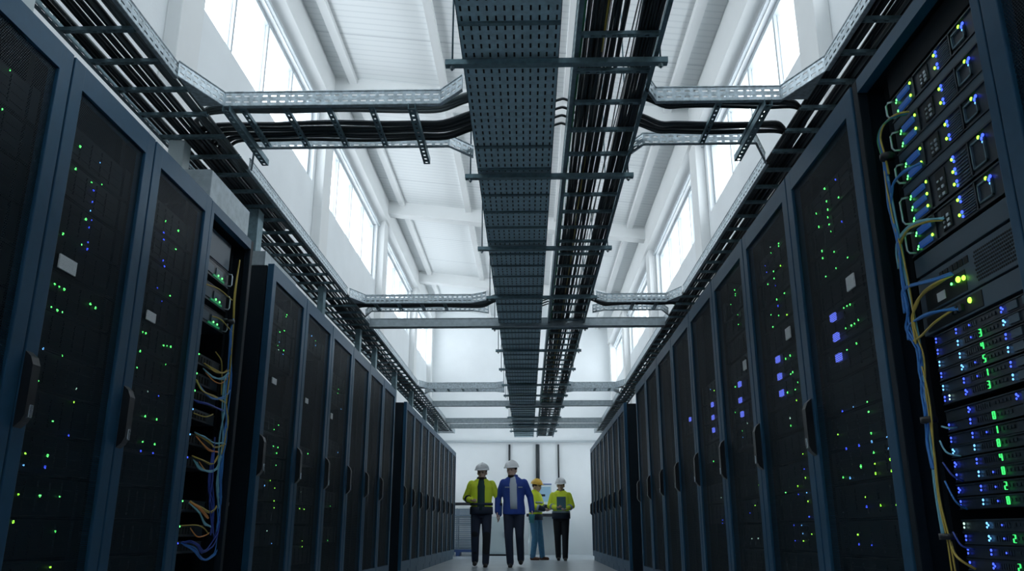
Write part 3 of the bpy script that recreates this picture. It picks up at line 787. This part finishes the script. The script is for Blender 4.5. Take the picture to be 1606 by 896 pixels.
for y in [3.03, 3.40, 4.72, 5.05]+[5.5+.33*k for k in range(48)]:
    link('joint_bar', me, r, (CX0+sh(y), y, ZT-.0125))
# central ladder
r = thing('cable_ladder', 'open cable ladder full of black cables beside the perforated middle tray', 'cable tray')
for x in (LX0, LX1):
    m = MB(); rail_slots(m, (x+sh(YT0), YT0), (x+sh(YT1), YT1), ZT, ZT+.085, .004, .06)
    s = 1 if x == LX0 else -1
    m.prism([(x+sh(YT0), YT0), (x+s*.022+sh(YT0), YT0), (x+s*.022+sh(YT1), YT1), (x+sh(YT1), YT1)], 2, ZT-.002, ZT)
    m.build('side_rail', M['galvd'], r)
me = rung_mesh(LX1-LX0, True).mesh('rung', M['galvd'])
k = 0; y = YT0+.1
for k in range(72): link('rung', me, r, (LX0+sh(y), y, ZT+.003)); y += .335

# hangers: channel under both trays and a threaded rod at each end
for k, y in enumerate([2.3, 3.71, 5.12, 6.6, 8.13, 9.45, 10.72, 12.03, 13.4, 14.5, 15.9, 17.4, 18.7, 19.9]):
    lb = ['steel hanger bar under the two middle trays above the photo top edge', 'steel hanger bar under the two middle trays nearest the top of the photo'] + \
         ['steel hanger bar under the two middle trays, %s from the near end' % o for o in ORD[1:]+['eleventh', 'twelfth', 'thirteenth']]
    h = thing('tray_hanger', lb[k], 'hanger', (0, 0, 0), 0, 'hangers of the middle trays')
    xa, xb = -.425+sh(y), .715+sh(y)
    m = rung_mesh(xb-xa, False, .042, .030); o = m.build('channel', M['galvd'], h, False, (xa, y, ZT-.046))
    for x in (xa+.035, xb-.035):
        MB().tube([(x, y, ZT-.07), (x, y, zc(x)-.02)], .0055, 6).build('threaded_rod', M['galvd'], h, True)
        MB().tube([(x, y, ZT-.062), (x, y, ZT-.047)], .013, 6).build('nut', M['galv'], h)

# side ladders over the rack rows
CR = [(4.17, 4.73), (8.40, 8.78), (13.90, 14.25)]            # where ladders cross the hall (near and far edge)
def side_ladder(name, label, xo, xi, cxend, ya, yb, step):
    """xo outer edge over the racks, xi edge towards the aisle; the inner rail opens at each crossing with splayed corners"""
    r = thing(name, label, 'cable tray'); s = 1 if xi > xo else -1
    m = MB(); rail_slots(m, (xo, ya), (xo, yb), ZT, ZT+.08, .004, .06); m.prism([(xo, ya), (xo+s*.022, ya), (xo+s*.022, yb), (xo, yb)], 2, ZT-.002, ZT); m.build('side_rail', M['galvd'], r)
    prev = ya
    cuts = [(a-.30, b+.30) for a, b in CR]
    for a, b in cuts+[(yb, None)]:
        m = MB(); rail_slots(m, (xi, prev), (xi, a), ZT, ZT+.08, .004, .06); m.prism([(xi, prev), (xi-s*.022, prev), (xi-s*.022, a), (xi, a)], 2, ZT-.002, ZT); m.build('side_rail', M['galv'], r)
        prev = b
    W = abs(xi-xo); me = rung_mesh(W, True).mesh('rung', M['galvd']); y = ya+.1; n = 0
    while y < yb and n < 98:
        link('rung', me, r, (min(xo, xi), y, ZT+.003)); y += step; n += 1
    return r
side_ladder('cable_ladder', 'galvanised cable ladder running over the left rack row', -2.30, -1.89, -.5, .2, 20.6, .285)
side_ladder('cable_ladder', 'galvanised cable ladder running over the right rack row', 1.86, 1.575, .72, .2, 20.6, .285)

def cross(label, xa, xb, y0, y1, slope_a, slope_b, slot, lip=.085, supports=()):
    """ladder across the hall from xa (side ladder) to xb (middle trays); splayed ends"""
    r = thing('crossing_cable_ladder', label, 'cable tray'); s = 1 if xb > xa else -1
    da, db = slope_a; ea, eb = slope_b                       # (dx,dy) of the splay at each end
    for y, t in ((y0, -1), (y1, 1)):
        m = MB()
        p = [(xa-s*da, y+t*db), (xa, y), (xb, y), (xb+s*ea, y+t*eb)]
        for a, b in zip(p, p[1:]): rail_slots(m, a, b, ZT, ZT+lip, .004, .05, 2, slot)
        q = [(u, v-t*.03) for u, v in p[::-1]]
        for i in range(3):
            m.prism([p[i], p[i+1], (p[i+1][0], p[i+1][1]-t*.03), (p[i][0], p[i][1]-t*.03)], 2, ZT-.002, ZT)
        # splayed corner plates closing the floor between the ladders
        if t < 0: m.prism([p[0], p[1], (p[0][0], p[1][1])], 2, ZT-.001, ZT+.001)
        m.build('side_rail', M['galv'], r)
    me = MB()
    L = y1-y0; mesh = rung_mesh(L, True, .032, .022).mesh('rung', M['galvd'])
    n = max(2, int(abs(xb-xa)/.25)); x = xa+s*.09
    for k in range(n):
        o = link('rung', mesh, r, (x, y0, ZT+.002)); o.rotation_euler.z = PI/2; x += s*.25
    for x, d in supports:
        o = rung_mesh(L+.17, True, .042, .04).build('support_channel', M['galvd'], r, False, (x, y0-.02, ZT-.045)); o.rotation_euler.z = PI/2
    return r
cross('galvanised ladder crossing to the left ladder, nearest of the left crossings', -1.75, -.505, 4.17, 4.73, (.13, .33), (.14, .16), True, .085, ((-1.727, 0), (-.665, 0)))
cross('galvanised ladder crossing to the right ladder, nearest of the right crossings', 1.43, .725, 4.17, 4.73, (.145, .30), (.08, .16), True, .085, ((1.35, 0),))
cross('distant ladder crossing to the left ladder, second of the left crossings', -1.76, -.62, 8.42, 8.78, (.12, .25), (.16, .10), True, .09)
cross('distant ladder crossing to the right ladder, second of the right crossings', 1.45, .82, 8.42, 8.78, (.12, .25), (.12, .10), True, .09)
cross('farthest ladder crossing to the left ladder, third of the left crossings', -1.76, -.60, 13.9, 14.25, (.12, .25), (.14, .10), False, .10)
cross('farthest ladder crossing to the right ladder, third of the right crossings', 1.45, .75, 13.9, 14.25, (.12, .25), (.12, .10), False, .10)
for y, lb in ((9.33, 'closed zinc duct crossing the hall just behind the second ladder crossing'), (15.7, 'closed zinc duct crossing the hall behind the third ladder crossing'),
              (18.2, 'next-to-last zinc duct crossing the far end of the hall'), (19.2, 'last zinc duct crossing the far end of the hall')):
    m = MB(); m.box(-1.89, 1.575, y, y+.11, ZT-.035, ZT-.03); m.box(-1.89, 1.575, y, y+.004, ZT-.03, ZT+.06); m.box(-1.89, 1.575, y+.106, y+.11, ZT-.03, ZT+.06)
    m.tube([(-1.89, y, ZT+.06), (1.575, y, ZT+.06)], .007, 6); m.tube([(-1.89, y, ZT-.033), (1.575, y, ZT-.033)], .007, 6)
    tag(m.build('cable_duct', M['duct']), lb, 'duct')

# posts and troughs standing on the racks below the left ladder
for k, (y, wx, wy) in enumerate([(2.73, .10, .14), (4.58, .10, .10), (5.72, .10, .12), (7.75, .06, .10), (9.55, .06, .10), (10.6, .06, .10), (12.3, .07, .10), (14.1, .07, .10), (16.0, .07, .10), (18.0, .07, .10)]):
    m = MB(); x = -2.04 if k != 1 else -2.14
    m.box(x-wx, x, y, y+wy, HR-.008, ZT-.004, .004); m.box(x-wx-.03, x+.02, y-.02, y+wy+.02, HR-.010, HR+.006)
    tag(m.build('ladder_post', M['box_w'] if k < 2 else M['galvd']), 'steel post under the left cable ladder, %s from the near end' % ORD[k], 'post', 'posts under the left ladder')
m = MB(); m.box(-2.02, -1.825, 4.30, 4.95, HR-.008, HR+.20, .004); m.box(-2.0, -1.845, 4.32, 4.93, HR+.2, HR+.215)
tag(m.build('cable_trough', M['duct']), 'grey steel trough box on top of the open left rack', 'trough')
m = MB(); m.box(-2.10, -1.86, 5.43, 6.2, HR-.008, HR+.10, .004)
tag(m.build('cable_trough', M['duct']), 'low grey trough box on top of the first rack of the middle left block', 'trough')

# ------------------------------------------------------------------ cables lying in the trays
def run_y(x, z, ya, yb, r, mat, label, group, amp=.008, drift=None, n=26):
    pts = []; ph = random.uniform(0, 6); f = random.uniform(.5, 1.1); ph2 = random.uniform(0, 6)
    for i in range(n+1):
        y = ya+(yb-ya)*i/n
        pts.append((x+(drift(y) if drift else 0)+amp*math.sin(ph+f*y)+amp*.6*math.sin(ph2+2.3*y), y, z+abs(amp*.5*math.sin(ph2+f*1.3*y))))
    cable('cable', pts, r, M[mat], label, 'cable', group, 3, 6)
g = 'black cables in the middle ladder'
xs = []
for k in range(11): xs.append(LX0+.052+.0185*k)
for k in range(7): xs.append(LX0+.305+.0165*k)
for k, x in enumerate(xs):
    run_y(x, ZT+.024+.010, YT0+.05, YT1-.05, .0088, 'black_cable', 'thick black cable lying in the open middle cable ladder', g, .0045, sh)
for k in range(9):
    x = LX0+.06+.02*k if k < 6 else LX0+.32+.03*(k-6)
    run_y(x, ZT+.055, YT0+.05, YT1-.05, .0095, 'black_cable', 'thick black cable lying in the open middle cable ladder', g, .009, sh)
run_y(LX0+.030, ZT+.034, YT0+.05, YT1-.05, .0075, 'green_cable', 'bright green cable along the left rail of the middle ladder', None, .004, sh)
run_y(LX0+.147, ZT+.031, YT0+.05, YT1-.05, .006, 'yellow_cable', 'thin yellow cable among the black cables of the middle ladder', None, .006, sh)
for k in range(3): run_y(LX0+.275+.012*k, ZT+.030, YT0+.05, YT1-.05, .004, 'grey_cable', 'thin grey cable lying loose in the middle ladder', 'thin grey cables in the middle ladder', .012, sh)
for k in range(20):
    run_y(CX0+.025+.0235*k, ZT+.014, YT0+.05, YT1-.05, .0112, 'black_cable', 'added upper black cable in the perforated middle tray', 'black cables in the perforated middle tray', .002, sh)
for k in range(19):  # extra upper layer, added to stop light leaking through the slots
    run_y(CX0+.037+.0235*k, ZT+.034, YT0+.05, YT1-.05, .0120, 'black_cable', 'added upper black cable in the perforated middle tray', 'black cables in the perforated middle tray', .002, sh)
for k in range(2): run_y(CX0+.12+.07*k, ZT+.0095, YT0+.05, YT1-.05, .004, 'green_cable', 'green cable seen through slots of the perforated middle tray', 'green cables in the perforated middle tray', .004, sh)
for k in range(18):
    x = -2.272+.0206*k+(.008 if k > 12 else 0)
    if k in (4, 13): continue
    run_y(x, ZT+.036, .25, 20.5, random.choice((.0100, .0112)), random.choice(('black_cable', 'black_cable', 'grey_cable', 'black_cable')), 'dark cable lying in the left cable ladder', 'cables in the left ladder', .006)
for k in range(12):
    x = 1.598+.0208*k+(.004 if k > 4 else 0)
    if k in (5,): continue
    run_y(x, ZT+.036, .25, 20.5, random.choice((.0095, .011)), random.choice(('black_cable', 'black_cable', 'grey_cable', 'black_cable')), 'dark cable lying in the right cable ladder', 'cables in the right ladder', .006)
for k in range(8):
    run_y(1.612+.028*k, ZT+.056, .25, 20.5, .0100, 'black_cable', 'dark cable lying in the right cable ladder', 'cables in the right ladder', .006)
# cables that cross and bend down into the side ladders
def bend(xa, xb, yc, xt, yt, z, r, mat, label, group):
    s = 1 if xb > xa else -1; n = 7; e = CX0+sh(yc) if s < 0 else LX1+sh(yc)
    pts = [(e-s*.09, yc-.02, z+.028), (e-s*.03, yc-.01, z+.06), (e+s*.035, yc, z+.052)]
    for i in range(n+1):
        x = xa+(xb-xa)*i/n; pts.append((x, yc+.010*math.sin(3*x+yc*40), z+.004*math.sin(9*x+yc*7)))
    pts += [(xb+s*(abs(xt-xb)*.5), yc+.05, z+.02), (xb+s*(abs(xt-xb)*.85), yc+.18, z+.03), (xt, yc+.42, z+.045), (xt, yt, z+.045)]
    cable('cable', pts, r, M[mat], label, 'cable', group, 4, 6)
for j, (yc0, _) in enumerate(CR[:2]):
    near = 'nearest' if j == 0 else 'second'
    W = .56 if j == 0 else .36
    for k in range(9):
        f = (.50+.048*k) if j == 0 else (.35+.06*k)
        bend(-.52, -1.72, yc0+W*f, -2.0-.022*(8-k), yc0+2.2, ZT+.032+.008*(k % 2), .0115 if j == 0 else .010, 'black_cable', 'black cable crossing on the %s left ladder and bending into the left row' % near, 'cables on the %s left crossing' % near)
    for k in range(4):
        bend(-.52, -1.72, yc0+.05+.028*k, -2.02-.03*k, yc0+1.8, ZT+.030, .011, 'grey_cable', 'grey cable lying along the near rail of the %s left crossing' % near, 'grey cables on the %s left crossing' % near)
    for k in range(6):
        f = (.58+.05*k) if j == 0 else (.4+.07*k)
        bend(.80, 1.42, yc0+W*f, 1.63+.02*k, yc0+2.0, ZT+.032+.008*(k % 2), .0105, 'black_cable', 'black cable crossing on the %s right ladder and bending into the right row' % near, 'cables on the %s right crossing' % near)
    for k in range(3):
        bend(.80, 1.42, yc0+.06+.035*k, 1.65+.03*k, yc0+1.5, ZT+.030, .012, 'black_cable', 'black cable lying along the near rail of the %s right crossing' % near, 'near-rail cables on the %s right crossing' % near)
    # cables bridging the gap between perforated tray and ladder
    for k in range(4):
        y = yc0+.12+.1*k
        cable('cable', [(CX1-.06, y, ZT+.05), (CX1+.02, y+.01, ZT+.088), (LX0-.02, y+.02, ZT+.095), (LX0+.07, y+.05, ZT+.06)], .008, M['black_cable'], 'short black cable bridging the two middle trays at the %s crossing' % near, 'cable', 'bridging cables at the %s crossing' % near)
# ------------------------------------------------------------------ people
def fuse(mb, voxel, name, mat, parent):
    """weld overlapping volumes into one continuous skin"""
    bmesh.ops.recalc_face_normals(mb.bm, faces=mb.bm.faces)
    me = bpy.data.meshes.new('tmp'); mb.bm.to_mesh(me); mb.bm.free()
    o = bpy.data.objects.new('tmp', me); COL.objects.link(o)
    md = o.modifiers.new('r', 'REMESH'); md.mode = 'VOXEL'; md.voxel_size = voxel; md.use_smooth_shade = True
    sm = o.modifiers.new('s', 'SMOOTH'); sm.iterations = 3; sm.factor = .5
    dg = bpy.context.evaluated_depsgraph_get(); dg.update()
    m2 = bpy.data.meshes.new_from_object(o.evaluated_get(dg)); m2.name = name
    bpy.data.objects.remove(o); bpy.data.meshes.remove(me)
    m2.materials.clear(); m2.materials.append(mat)
    for p in m2.polygons: p.use_smooth = True
    return link(name, m2, parent)

def V3(*a): return Vector(a)
def hand(mb, wrist, direc, side, curl=.5, fwd=V3(0, -1, 0)):
    """palm and five fingers; direc = forearm direction, side=+1 thumb towards +x"""
    d = Vector(direc).normalized(); th = fwd.normalized(); th = (th-d*th.dot(d)).normalized(); nrm = d.cross(th)
    w = Vector(wrist); inw = nrm*(1 if nrm.x*side > 0 else -1)      # fingers curl towards the body
    for k in (-1, -.33, .33, 1): mb.cone(w+d*.015+th*k*.024, .014, w+d*.085+th*k*.033, .0125, 7)
    for k, L in ((1, .066), (.36, .076), (-.3, .070), (-.95, .055)):
        b = w+d*.085+th*k*.033; m = b+d*L*.5+inw*curl*.018; e = m+(d*(1-curl*.7)+inw*curl*1.1).normalized()*L*.5
        mb.cone(b, .0098, m, .0090, 7); mb.cone(m, .0090, e, .0080, 7)
    b = w+d*.028+th*.030; m = b+(th*.6+d*.7).normalized()*.040; e = m+(d*.9+inw*.35).normalized()*.032
    mb.cone(b, .012, m, .0105, 7); mb.cone(m, .0105, e, .009, 7)

def torso(mb, hem, off=0.0, wide=1.0, sh=1.455, lean=0):
    R = []
    for z, rx, ry, cy in ((hem, .182, .125, .0), (.98, .178, .122, 0), (1.10, .165, .115, 0), (1.25, .188, .125, 0), (1.36, .200, .122, .005), (1.43, .170, .105, .010), (1.475, .115, .085, .015), (1.50, .085, .072, .015)):
        if z < hem: continue
        R.append((lean*(z-1), cy, z, (rx+off)*wide, ry+off))
    mb.loft(R, 20)

def limb(mb, a, b, c, r):
    mb.cone(a, r[0], b, r[1], 12); mb.cone(b, r[1], c, r[2], 12)

def person(label, loc, sc, pose, outfit):
    root = thing("person", label, "person", loc); root.scale = (sc, sc, sc)
    P = {k: Vector(v) for k, v in pose.items() if k not in ('head', 'curl', 'lean')}
    lean = pose.get('lean', 0); hx, hy, turn, nod = pose['head']
    O = outfit
    # body: one continuous surface
    b = MB(); torso(b, .90, -.016, 1, lean=lean)
    H = V3(hx, hy, 1.612); HS = 1.10
    Rm = Matrix.Rotation(turn, 3, 'Z') @ Matrix.Rotation(nod, 3, 'X')
    def hp(x, y, z): return H+Rm @ (V3(x, y, z)*HS)
    b.cone((lean*.45, .015, 1.44), .062, hp(0, .02, -.06), .056, 12)
    def blob(c, r):
        t = MB(); t.ball((0, 0, 0), r, 14, 10)
        for v in t.bm.verts: v.co = H+Rm @ ((v.co+Vector(c))*HS)
        me = bpy.data.meshes.new('t'); t.bm.to_mesh(me); t.bm.free(); b.bm.from_mesh(me); bpy.data.meshes.remove(me)
    blob((0, .005, .02), (.074, .095, .105)); blob((0, -.022, -.05), (.058, .070, .062)); blob((0, -.052, -.088), (.030, .030, .024))
    blob((0, -.096, -.022), (.014, .020, .026)); blob((0, -.085, .030), (.050, .016, .012)); blob((0, -.088, -.062), (.024, .012, .008))
    blob((.074, .005, -.015), (.010, .020, .030)); blob((-.074, .005, -.015), (.010, .020, .030))
    for s, n in ((-1, 'r'), (1, 'l')):
        limb(b, P['sh_'+n], P['el_'+n], P['wr_'+n], (.050, .040, .028))
        hand(b, P['wr_'+n], P['wr_'+n]-P['el_'+n], s*-1, pose.get('curl', {}).get(n, .5))
        limb(b, P['hip_'+n], P['kn_'+n], P['an_'+n], (.080, .054, .038))
        b.cone(P['an_'+n]+V3(0, .01, -.03), .036, P['an_'+n]+V3(0, -.11, -.055), .030, 10)
    fuse(b, .0075, 'body', M['skin'], root)
    for s in (-1, 1):
        MB().ball(hp(s*.031, -.088, .008), .0085, 8, 6).build('eye', M['blacktr'], root, True)
    if 'beard' in O:
        m = MB(); m.ball((0, 0, 0), (.052, .052, .034), 14, 8)
        for v in m.bm.verts: v.co = hp(v.co.x, v.co.y-.042, v.co.z-.086) 
        m.build('beard', M[O['beard']], root, True)
    m = MB(); m.ball((0, 0, 0), (.081, .092, .075), 16, 8)
    for v in m.bm.verts: v.co = hp(v.co.x, v.co.y+.014, v.co.z+.022)
    m.build('hair', M['hair'], root, True)
    if O.get('bun'):
        m = MB(); m.ball(hp(0, .10, -.05), (.04, .05, .06), 12, 8); m.build('ponytail', M['hair'], root, True)
    # hard hat
    h = MB(); h.ball((0, 0, 0), (.112, .130, .108), 20, 10, True)
    h.tube([(0, -.120*math.cos(a), .002+.106*math.sin(a)) for a in [PI*k/12 for k in range(13)]], .010, 6)
    for v in h.bm.verts: v.co = hp(v.co.x, v.co.y+.004, v.co.z+.048)
    hat = h.build('hard_hat', M[O['hat']], root, True)
    br = MB(); br.loft([(0, -.012, .040, .118, .150), (0, -.014, .047, .121, .156), (0, -.010, .056, .110, .136)], 24)
    for v in br.bm.verts: v.co = hp(*v.co)
    br.build('brim', M[O['hat']], hat, True)
    # trousers
    t = MB(); t.loft([(lean*-.1, .0, .84, .150, .110), (0, 0, .92, .178, .125), (0, 0, 1.02, .172, .118)], 18)
    for n in 'rl':
        limb(t, P['hip_'+n], P['kn_'+n], P['an_'+n]+V3(0, 0, .0), (.098, .074, .062))
    tr = fuse(t, .012, 'trousers', M[O['trousers']], root)
    if 'kneepads' in O:
        for n in 'rl':
            k = P['kn_'+n]; q = MB(); q.cone(k+V3(0, -.022, .06), .066, k+(P['an_'+n]-k)*.62+V3(0, -.012, 0), .058, 12); q.build('dark_shin_panel', M[O['kneepads']], tr, True)
    # shoes
    for n in 'rl':
        a = P['an_'+n]; s = MB(); up = pose.get('toe_'+n, 0)
        s.cone(a+V3(0, .012, .03), .055, a+V3(0, .018, -.035), .046, 12)
        s.cone(a+V3(0, .028, -.045), .042, a+V3(0, -.135, -.052+up), .038, 12)
        sh_ = fuse(s, .010, 'boot', M[O['boots']], root)
    # jacket
    j = MB(); torso(j, O.get('hem', .86), .016, 1.0, lean=lean)
    for n in 'rl':
        w = P['wr_'+n]; e = P['el_'+n]
        limb(j, P['sh_'+n], e, e+(w-e)*O.get('sleeve', .95), (.072, .060, .050))
    jk = fuse(j, .012, 'jacket', M[O['jacket']], root)
    c = MB(); c.loft([(lean*.47, .012, 1.465, .098, .088), (lean*.47, .010, 1.52, .086, .080), (lean*.47, .014, 1.535, .080, .074)], 18); c.build('collar', M[O['collar']], jk, True)
    if 'front' in O:
        f = MB(); wd = O.get('front_w', .055)
        f.loft([(lean*(z-1), cy, z, wd*k, .05) for z, cy, k in ((O.get('front_lo', .95), -.099, 1.0), (1.10, -.094, .95), (1.25, -.104, .95), (1.36, -.096, 1.0), (1.44, -.070, .8), (1.50, -.035, .6))], 14)
        f.build('shirt_front', M[O['front']], root, True)
    if 'band' in O:
        for z in O['band_z']:
            rx, ry = (.204, .145) if z < 1.2 else (.222, .146)
            q = MB(); q.loft([(lean*(z-1), 0, z-.022, rx, ry), (lean*(z-1), 0, z+.022, rx, ry)], 24); q.build('reflective_band', M[O['band']], jk, True)
        for n in 'rl':
            w = P['wr_'+n]; e = P['el_'+n]; a = e+(w-e)*.35; q = MB(); q.tube([a, a+(w-e).normalized()*.045], .069, 14); q.build('sleeve_band', M[O['band']], jk, True)
            if 'yoke' in O:
                a = P['sh_'+n]; q = MB(); q.cone(a+V3(0, 0, .008), .075, a+(e-a)*.22, .074, 12); q.build('shoulder_panel', M[O['yoke']], jk, True)
    if 'hemcol' in O:
        h0 = O.get('hem', .86); q = MB(); q.loft([(0, 0, h0-.012, .206, .148), (0, 0, h0+.05, .206, .148), (0, 0, h0+.115, .203, .146)], 24); q.build('hem_panel', M[O['hemcol']], jk, True)
    if 'cuff' in O:
        for n in O['cuff_on']:
            w = P['wr_'+n]; e = P['el_'+n]; q = MB(); q.cone(e+(w-e)*.55, .062, e+(w-e)*1.02, .054, 12); q.build('sleeve_cuff', M[O['cuff']], jk, True)
    if 'badge' in O:
        for x in O['badge']:
            MB().box(-.038, .038, -.006, .006, -.010, .010, .003).build('chest_badge', M['silver'], jk, False, (x, -.136, 1.315))
    if 'belt' in O:
        q = MB(); q.loft([(0, 0, .945, .190, .134), (0, 0, .985, .188, .132)], 24); q.build('belt', M['blacktr'], root, True)
    return root, P

stand = dict(sh_r=(-.178, .01, 1.395), sh_l=(.178, .01, 1.395), hip_r=(-.092, 0, .90), hip_l=(.092, 0, .90))
# person 1: hi-vis jacket, one hand at the waist, walking
p1, P1 = person('person in hi-vis jacket with dark centre and white hard hat, leftmost of the group', (-.905, 15.40, 0), 1.02, dict(stand,
    el_r=(-.285, .04, 1.17), wr_r=(-.165, -.18, 1.12), el_l=(.30, .05, 1.16), wr_l=(.315, -.02, .90),
    kn_r=(-.105, -.03, .49), an_r=(-.115, .20, .10), kn_l=(.10, -.06, .48), an_l=(.085, -.07, .075), head=(.01, -.03, -.15, .12), curl={'r': .8, 'l': .5}),
    dict(hat='white_hat', trousers='navy', boots='boot', jacket='hiviz', collar='navy', front='dkgreen', front_w=.085, band='navy', band_z=(1.06,), yoke='hiviz', hemcol='navy', hem=.90, kneepads='blacktr', beard='hair', cuff='glove', cuff_on='l'))
# person 2: open blue jacket over a white shirt
p2, P2 = person('person in open blue jacket over white shirt, wearing a white hard hat', (-.315, 15.38, 0), 1.045, dict(stand,
    el_r=(-.275, .06, 1.15), wr_r=(-.285, -.03, .90), el_l=(.285, .06, 1.16), wr_l=(.315, -.06, .92),
    kn_r=(-.085, -.09, .49), an_r=(-.06, -.10, .075), kn_l=(.10, -.05, .50), an_l=(.115, .22, .12), head=(-.035, -.03, -.35, .12), curl={'r': .5, 'l': .9}, lean=-.03),
    dict(hat='white_hat', trousers='navy', boots='boot', jacket='bluejac', collar='bluejac', front='shirt', front_w=.082, beard='hair', badge=(-.115, .115), belt=1))
m = MB(); m.loft([(0, 0, -.080, .044, .044), (0, 0, .05, .054, .054), (0, 0, .055, .058, .058), (0, 0, .068, .056, .056)], 16)
cx = Vector((-.315, 15.38, 0))+P2['wr_l']*1.045
tag(m.build('travel_cup', M['teal'], None, True, cx+Vector((-.005, -.075, -.13))), 'teal lidded cup held at the side by the person in the blue jacket', 'cup')
# person 3: yellow hat, stands behind, turned to the right
p3, P3 = person('person in a yellow hard hat, hi-vis vest and jeans standing behind the blue jacket', (.10, 19.15, 0), .985, dict(stand,
    el_r=(-.23, -.06, 1.17), wr_r=(-.12, -.26, 1.10), el_l=(.23, -.05, 1.17), wr_l=(.12, -.28, 1.13),
    kn_r=(-.10, -.03, .49), an_r=(-.10, .03, .08), kn_l=(.10, -.06, .49), an_l=(.11, -.10, .08), head=(0, -.03, 0, .15)),
    dict(hat='yellow_hat', trousers='lightjeans', boots='brownboot', jacket='hiviz', collar='hiviz', band='silver', band_z=(1.06, 1.25), hemcol='navy', hem=.88, sleeve=.9, cuff='navy', cuff_on='rl'))
p3.rotation_euler.z = math.radians(62)
# person 4: holds a tablet
p4, P4 = person('person in hi-vis jacket and black trousers holding a dark tablet', (.655, 18.75, 0), .985, dict(stand,
    el_r=(-.255, -.02, 1.16), wr_r=(-.10, -.23, 1.13), el_l=(.255, -.02, 1.16), wr_l=(.10, -.23, 1.09),
    kn_r=(-.085, -.02, .49), an_r=(-.07, .10, .08), kn_l=(.085, -.04, .49), an_l=(.075, -.06, .075), head=(0, -.04, -.25, .2), curl={'r': .9, 'l': .9}),
    dict(hat='white_hat', trousers='blacktr', boots='boot', jacket='hiviz', collar='navy', band='silver', band_z=(1.03,), hemcol='navy', hem=.90, bun=1))
t = thing('tablet', 'dark teal tablet held up to the chest by the rightmost person', 'tablet', (.655, 18.47, 1.19))
MB().box(-.10, .10, -.006, .006, -.15, .15, .006).build('cover', M['tablet'], t); MB().box(-.085, .085, .006, .008, -.13, .13).build('screen', M['screen'], t)
t.rotation_euler = (-.25, 0, 0)

# ------------------------------------------------------------------ things by the back wall
def wall_pt(px, py): return on(1, px, py, YB)
# stacked crates with a pallet
bx, by = -2.02, 22.3
r = thing('plastic_pallet', 'blue plastic pallet on the floor under the stack of slatted crates', 'pallet', (bx, by, 0))
m = MB(); m.box(-.42, .62, -.3, .3, .10, .16)
for x in (-.40, .08, .50): m.box(x, x+.10, -.3, .3, 0, .10)
m.build('deck', M['pallet'], r)
for k in range(5):
    c = thing('slatted_crate', 'grey slatted crate beside the far left rack, %s from the bottom of its stack' % ORD[k], 'crate', (bx, by, .162+k*.205))
    m = MB(); m.box(-.40, .60, -.28, .28, 0, .02)
    for i in range(4): m.box(-.40, .60, -.28, -.265, .03+.045*i, .055+.045*i); m.box(.585, .60, -.28, .28, .03+.045*i, .055+.045*i); m.box(-.40, -.385, -.28, .28, .03+.045*i, .055+.045*i); m.box(-.40, .60, .265, .28, .03+.045*i, .055+.045*i)
    for x in (-.40, .08, .57): m.box(x, x+.03, -.284, -.262, 0, .20); m.box(x, x+.03, .262, .284, 0, .20)
    m.build('slatted_body', M['crate'], c)
r = thing('equipment_bench', 'dark-topped low bench running behind the hi-vis person', 'bench', (-1.2, 23.2, 0))
MB().box(-1.0, -.32, -.25, .3, 1.30, 1.36, .004).build('top', M['blacktr'], r)
MB().box(-.95, -.90, -.2, .25, 0, 1.30).build('leg', M['galvd'], r); MB().box(-.40, -.35, -.2, .25, 0, 1.30).build('leg', M['galvd'], r)
r = thing('metal_cabinet', 'pale grey metal cabinet standing between the two walking people by the back wall', 'cabinet', (-.90, 22.6, 0))
MB().box(-.26, .26, -.25, .25, .04, .98, .006).build('body', M['box_w'], r); MB().box(-.235, .235, -.262, -.25, .07, .95, .003).build('door', M['box_w'], r)
MB().box(.17, .19, -.29, -.262, .45, .60, .003).build('handle', M['bright'], r); MB().box(-.24, .24, -.23, .23, 0, .04).build('base', M['blacktr'], r)
r = thing('wall_terminal', 'pale blue wall terminal with a small dark screen window on the back wall', 'terminal', (.32, YB, 1.60))
MB().box(-.25, .25, -.14, -.002, -.30, .26, .008).build('housing', M['box_w'], r); MB().box(-.22, .22, -.150, -.14, -.20, .20).build('display', M['screen'], r)
MB().box(-.07, .07, -.156, -.150, -.06, 0).build('dark_window', M['blacktr'], r)
MB().box(-.25, .25, -.15, -.0, .26, .285).build('hood', M['glove'], r)
r = thing('wall_desk', 'dark shelf desk with white papers below the wall terminal', 'desk', (.42, 23.35, 0))
MB().box(-.55, .55, -.3, .33, 1.0, 1.07, .004).build('top', M['blacktr'], r)
for x in (-.50, .46): MB().box(x, x+.04, -.25, .30, 0, 1.0).build('leg', M['box_w'], r)
MB().box(-.46, .46, .28, .30, .55, 1.0).build('back_panel', M['wall'], r)
tag(MB().box(-.24, .26, -.16, .16, 1.07, 1.12, .01).build('paper_stack', M['tag'], None, False, (.45, 23.30, 0)), 'stack of white papers on the dark shelf desk', 'papers')

# ------------------------------------------------------------------ light and view
W = bpy.data.worlds.new('sky'); S.world = W; W.use_nodes = True
bg = W.node_tree.nodes['Background']; bg.inputs[0].default_value = (.94, .98, 1.0, 1); bg.inputs[1].default_value = 5.5
S.view_settings.view_transform = 'Standard'; S.view_settings.look = 'None'
S.view_settings.gamma = 1; S.view_settings.use_curve_mapping = False
S.view_settings.exposure = .05
S.cycles.max_bounces = 14; S.cycles.diffuse_bounces = 7; S.cycles.glossy_bounces = 4
S.cycles.transparent_max_bounces = 12; S.cycles.use_denoising = True
S.cycles.sample_clamp_indirect = 8
S.cycles.caustics_reflective = False; S.cycles.caustics_refractive = False
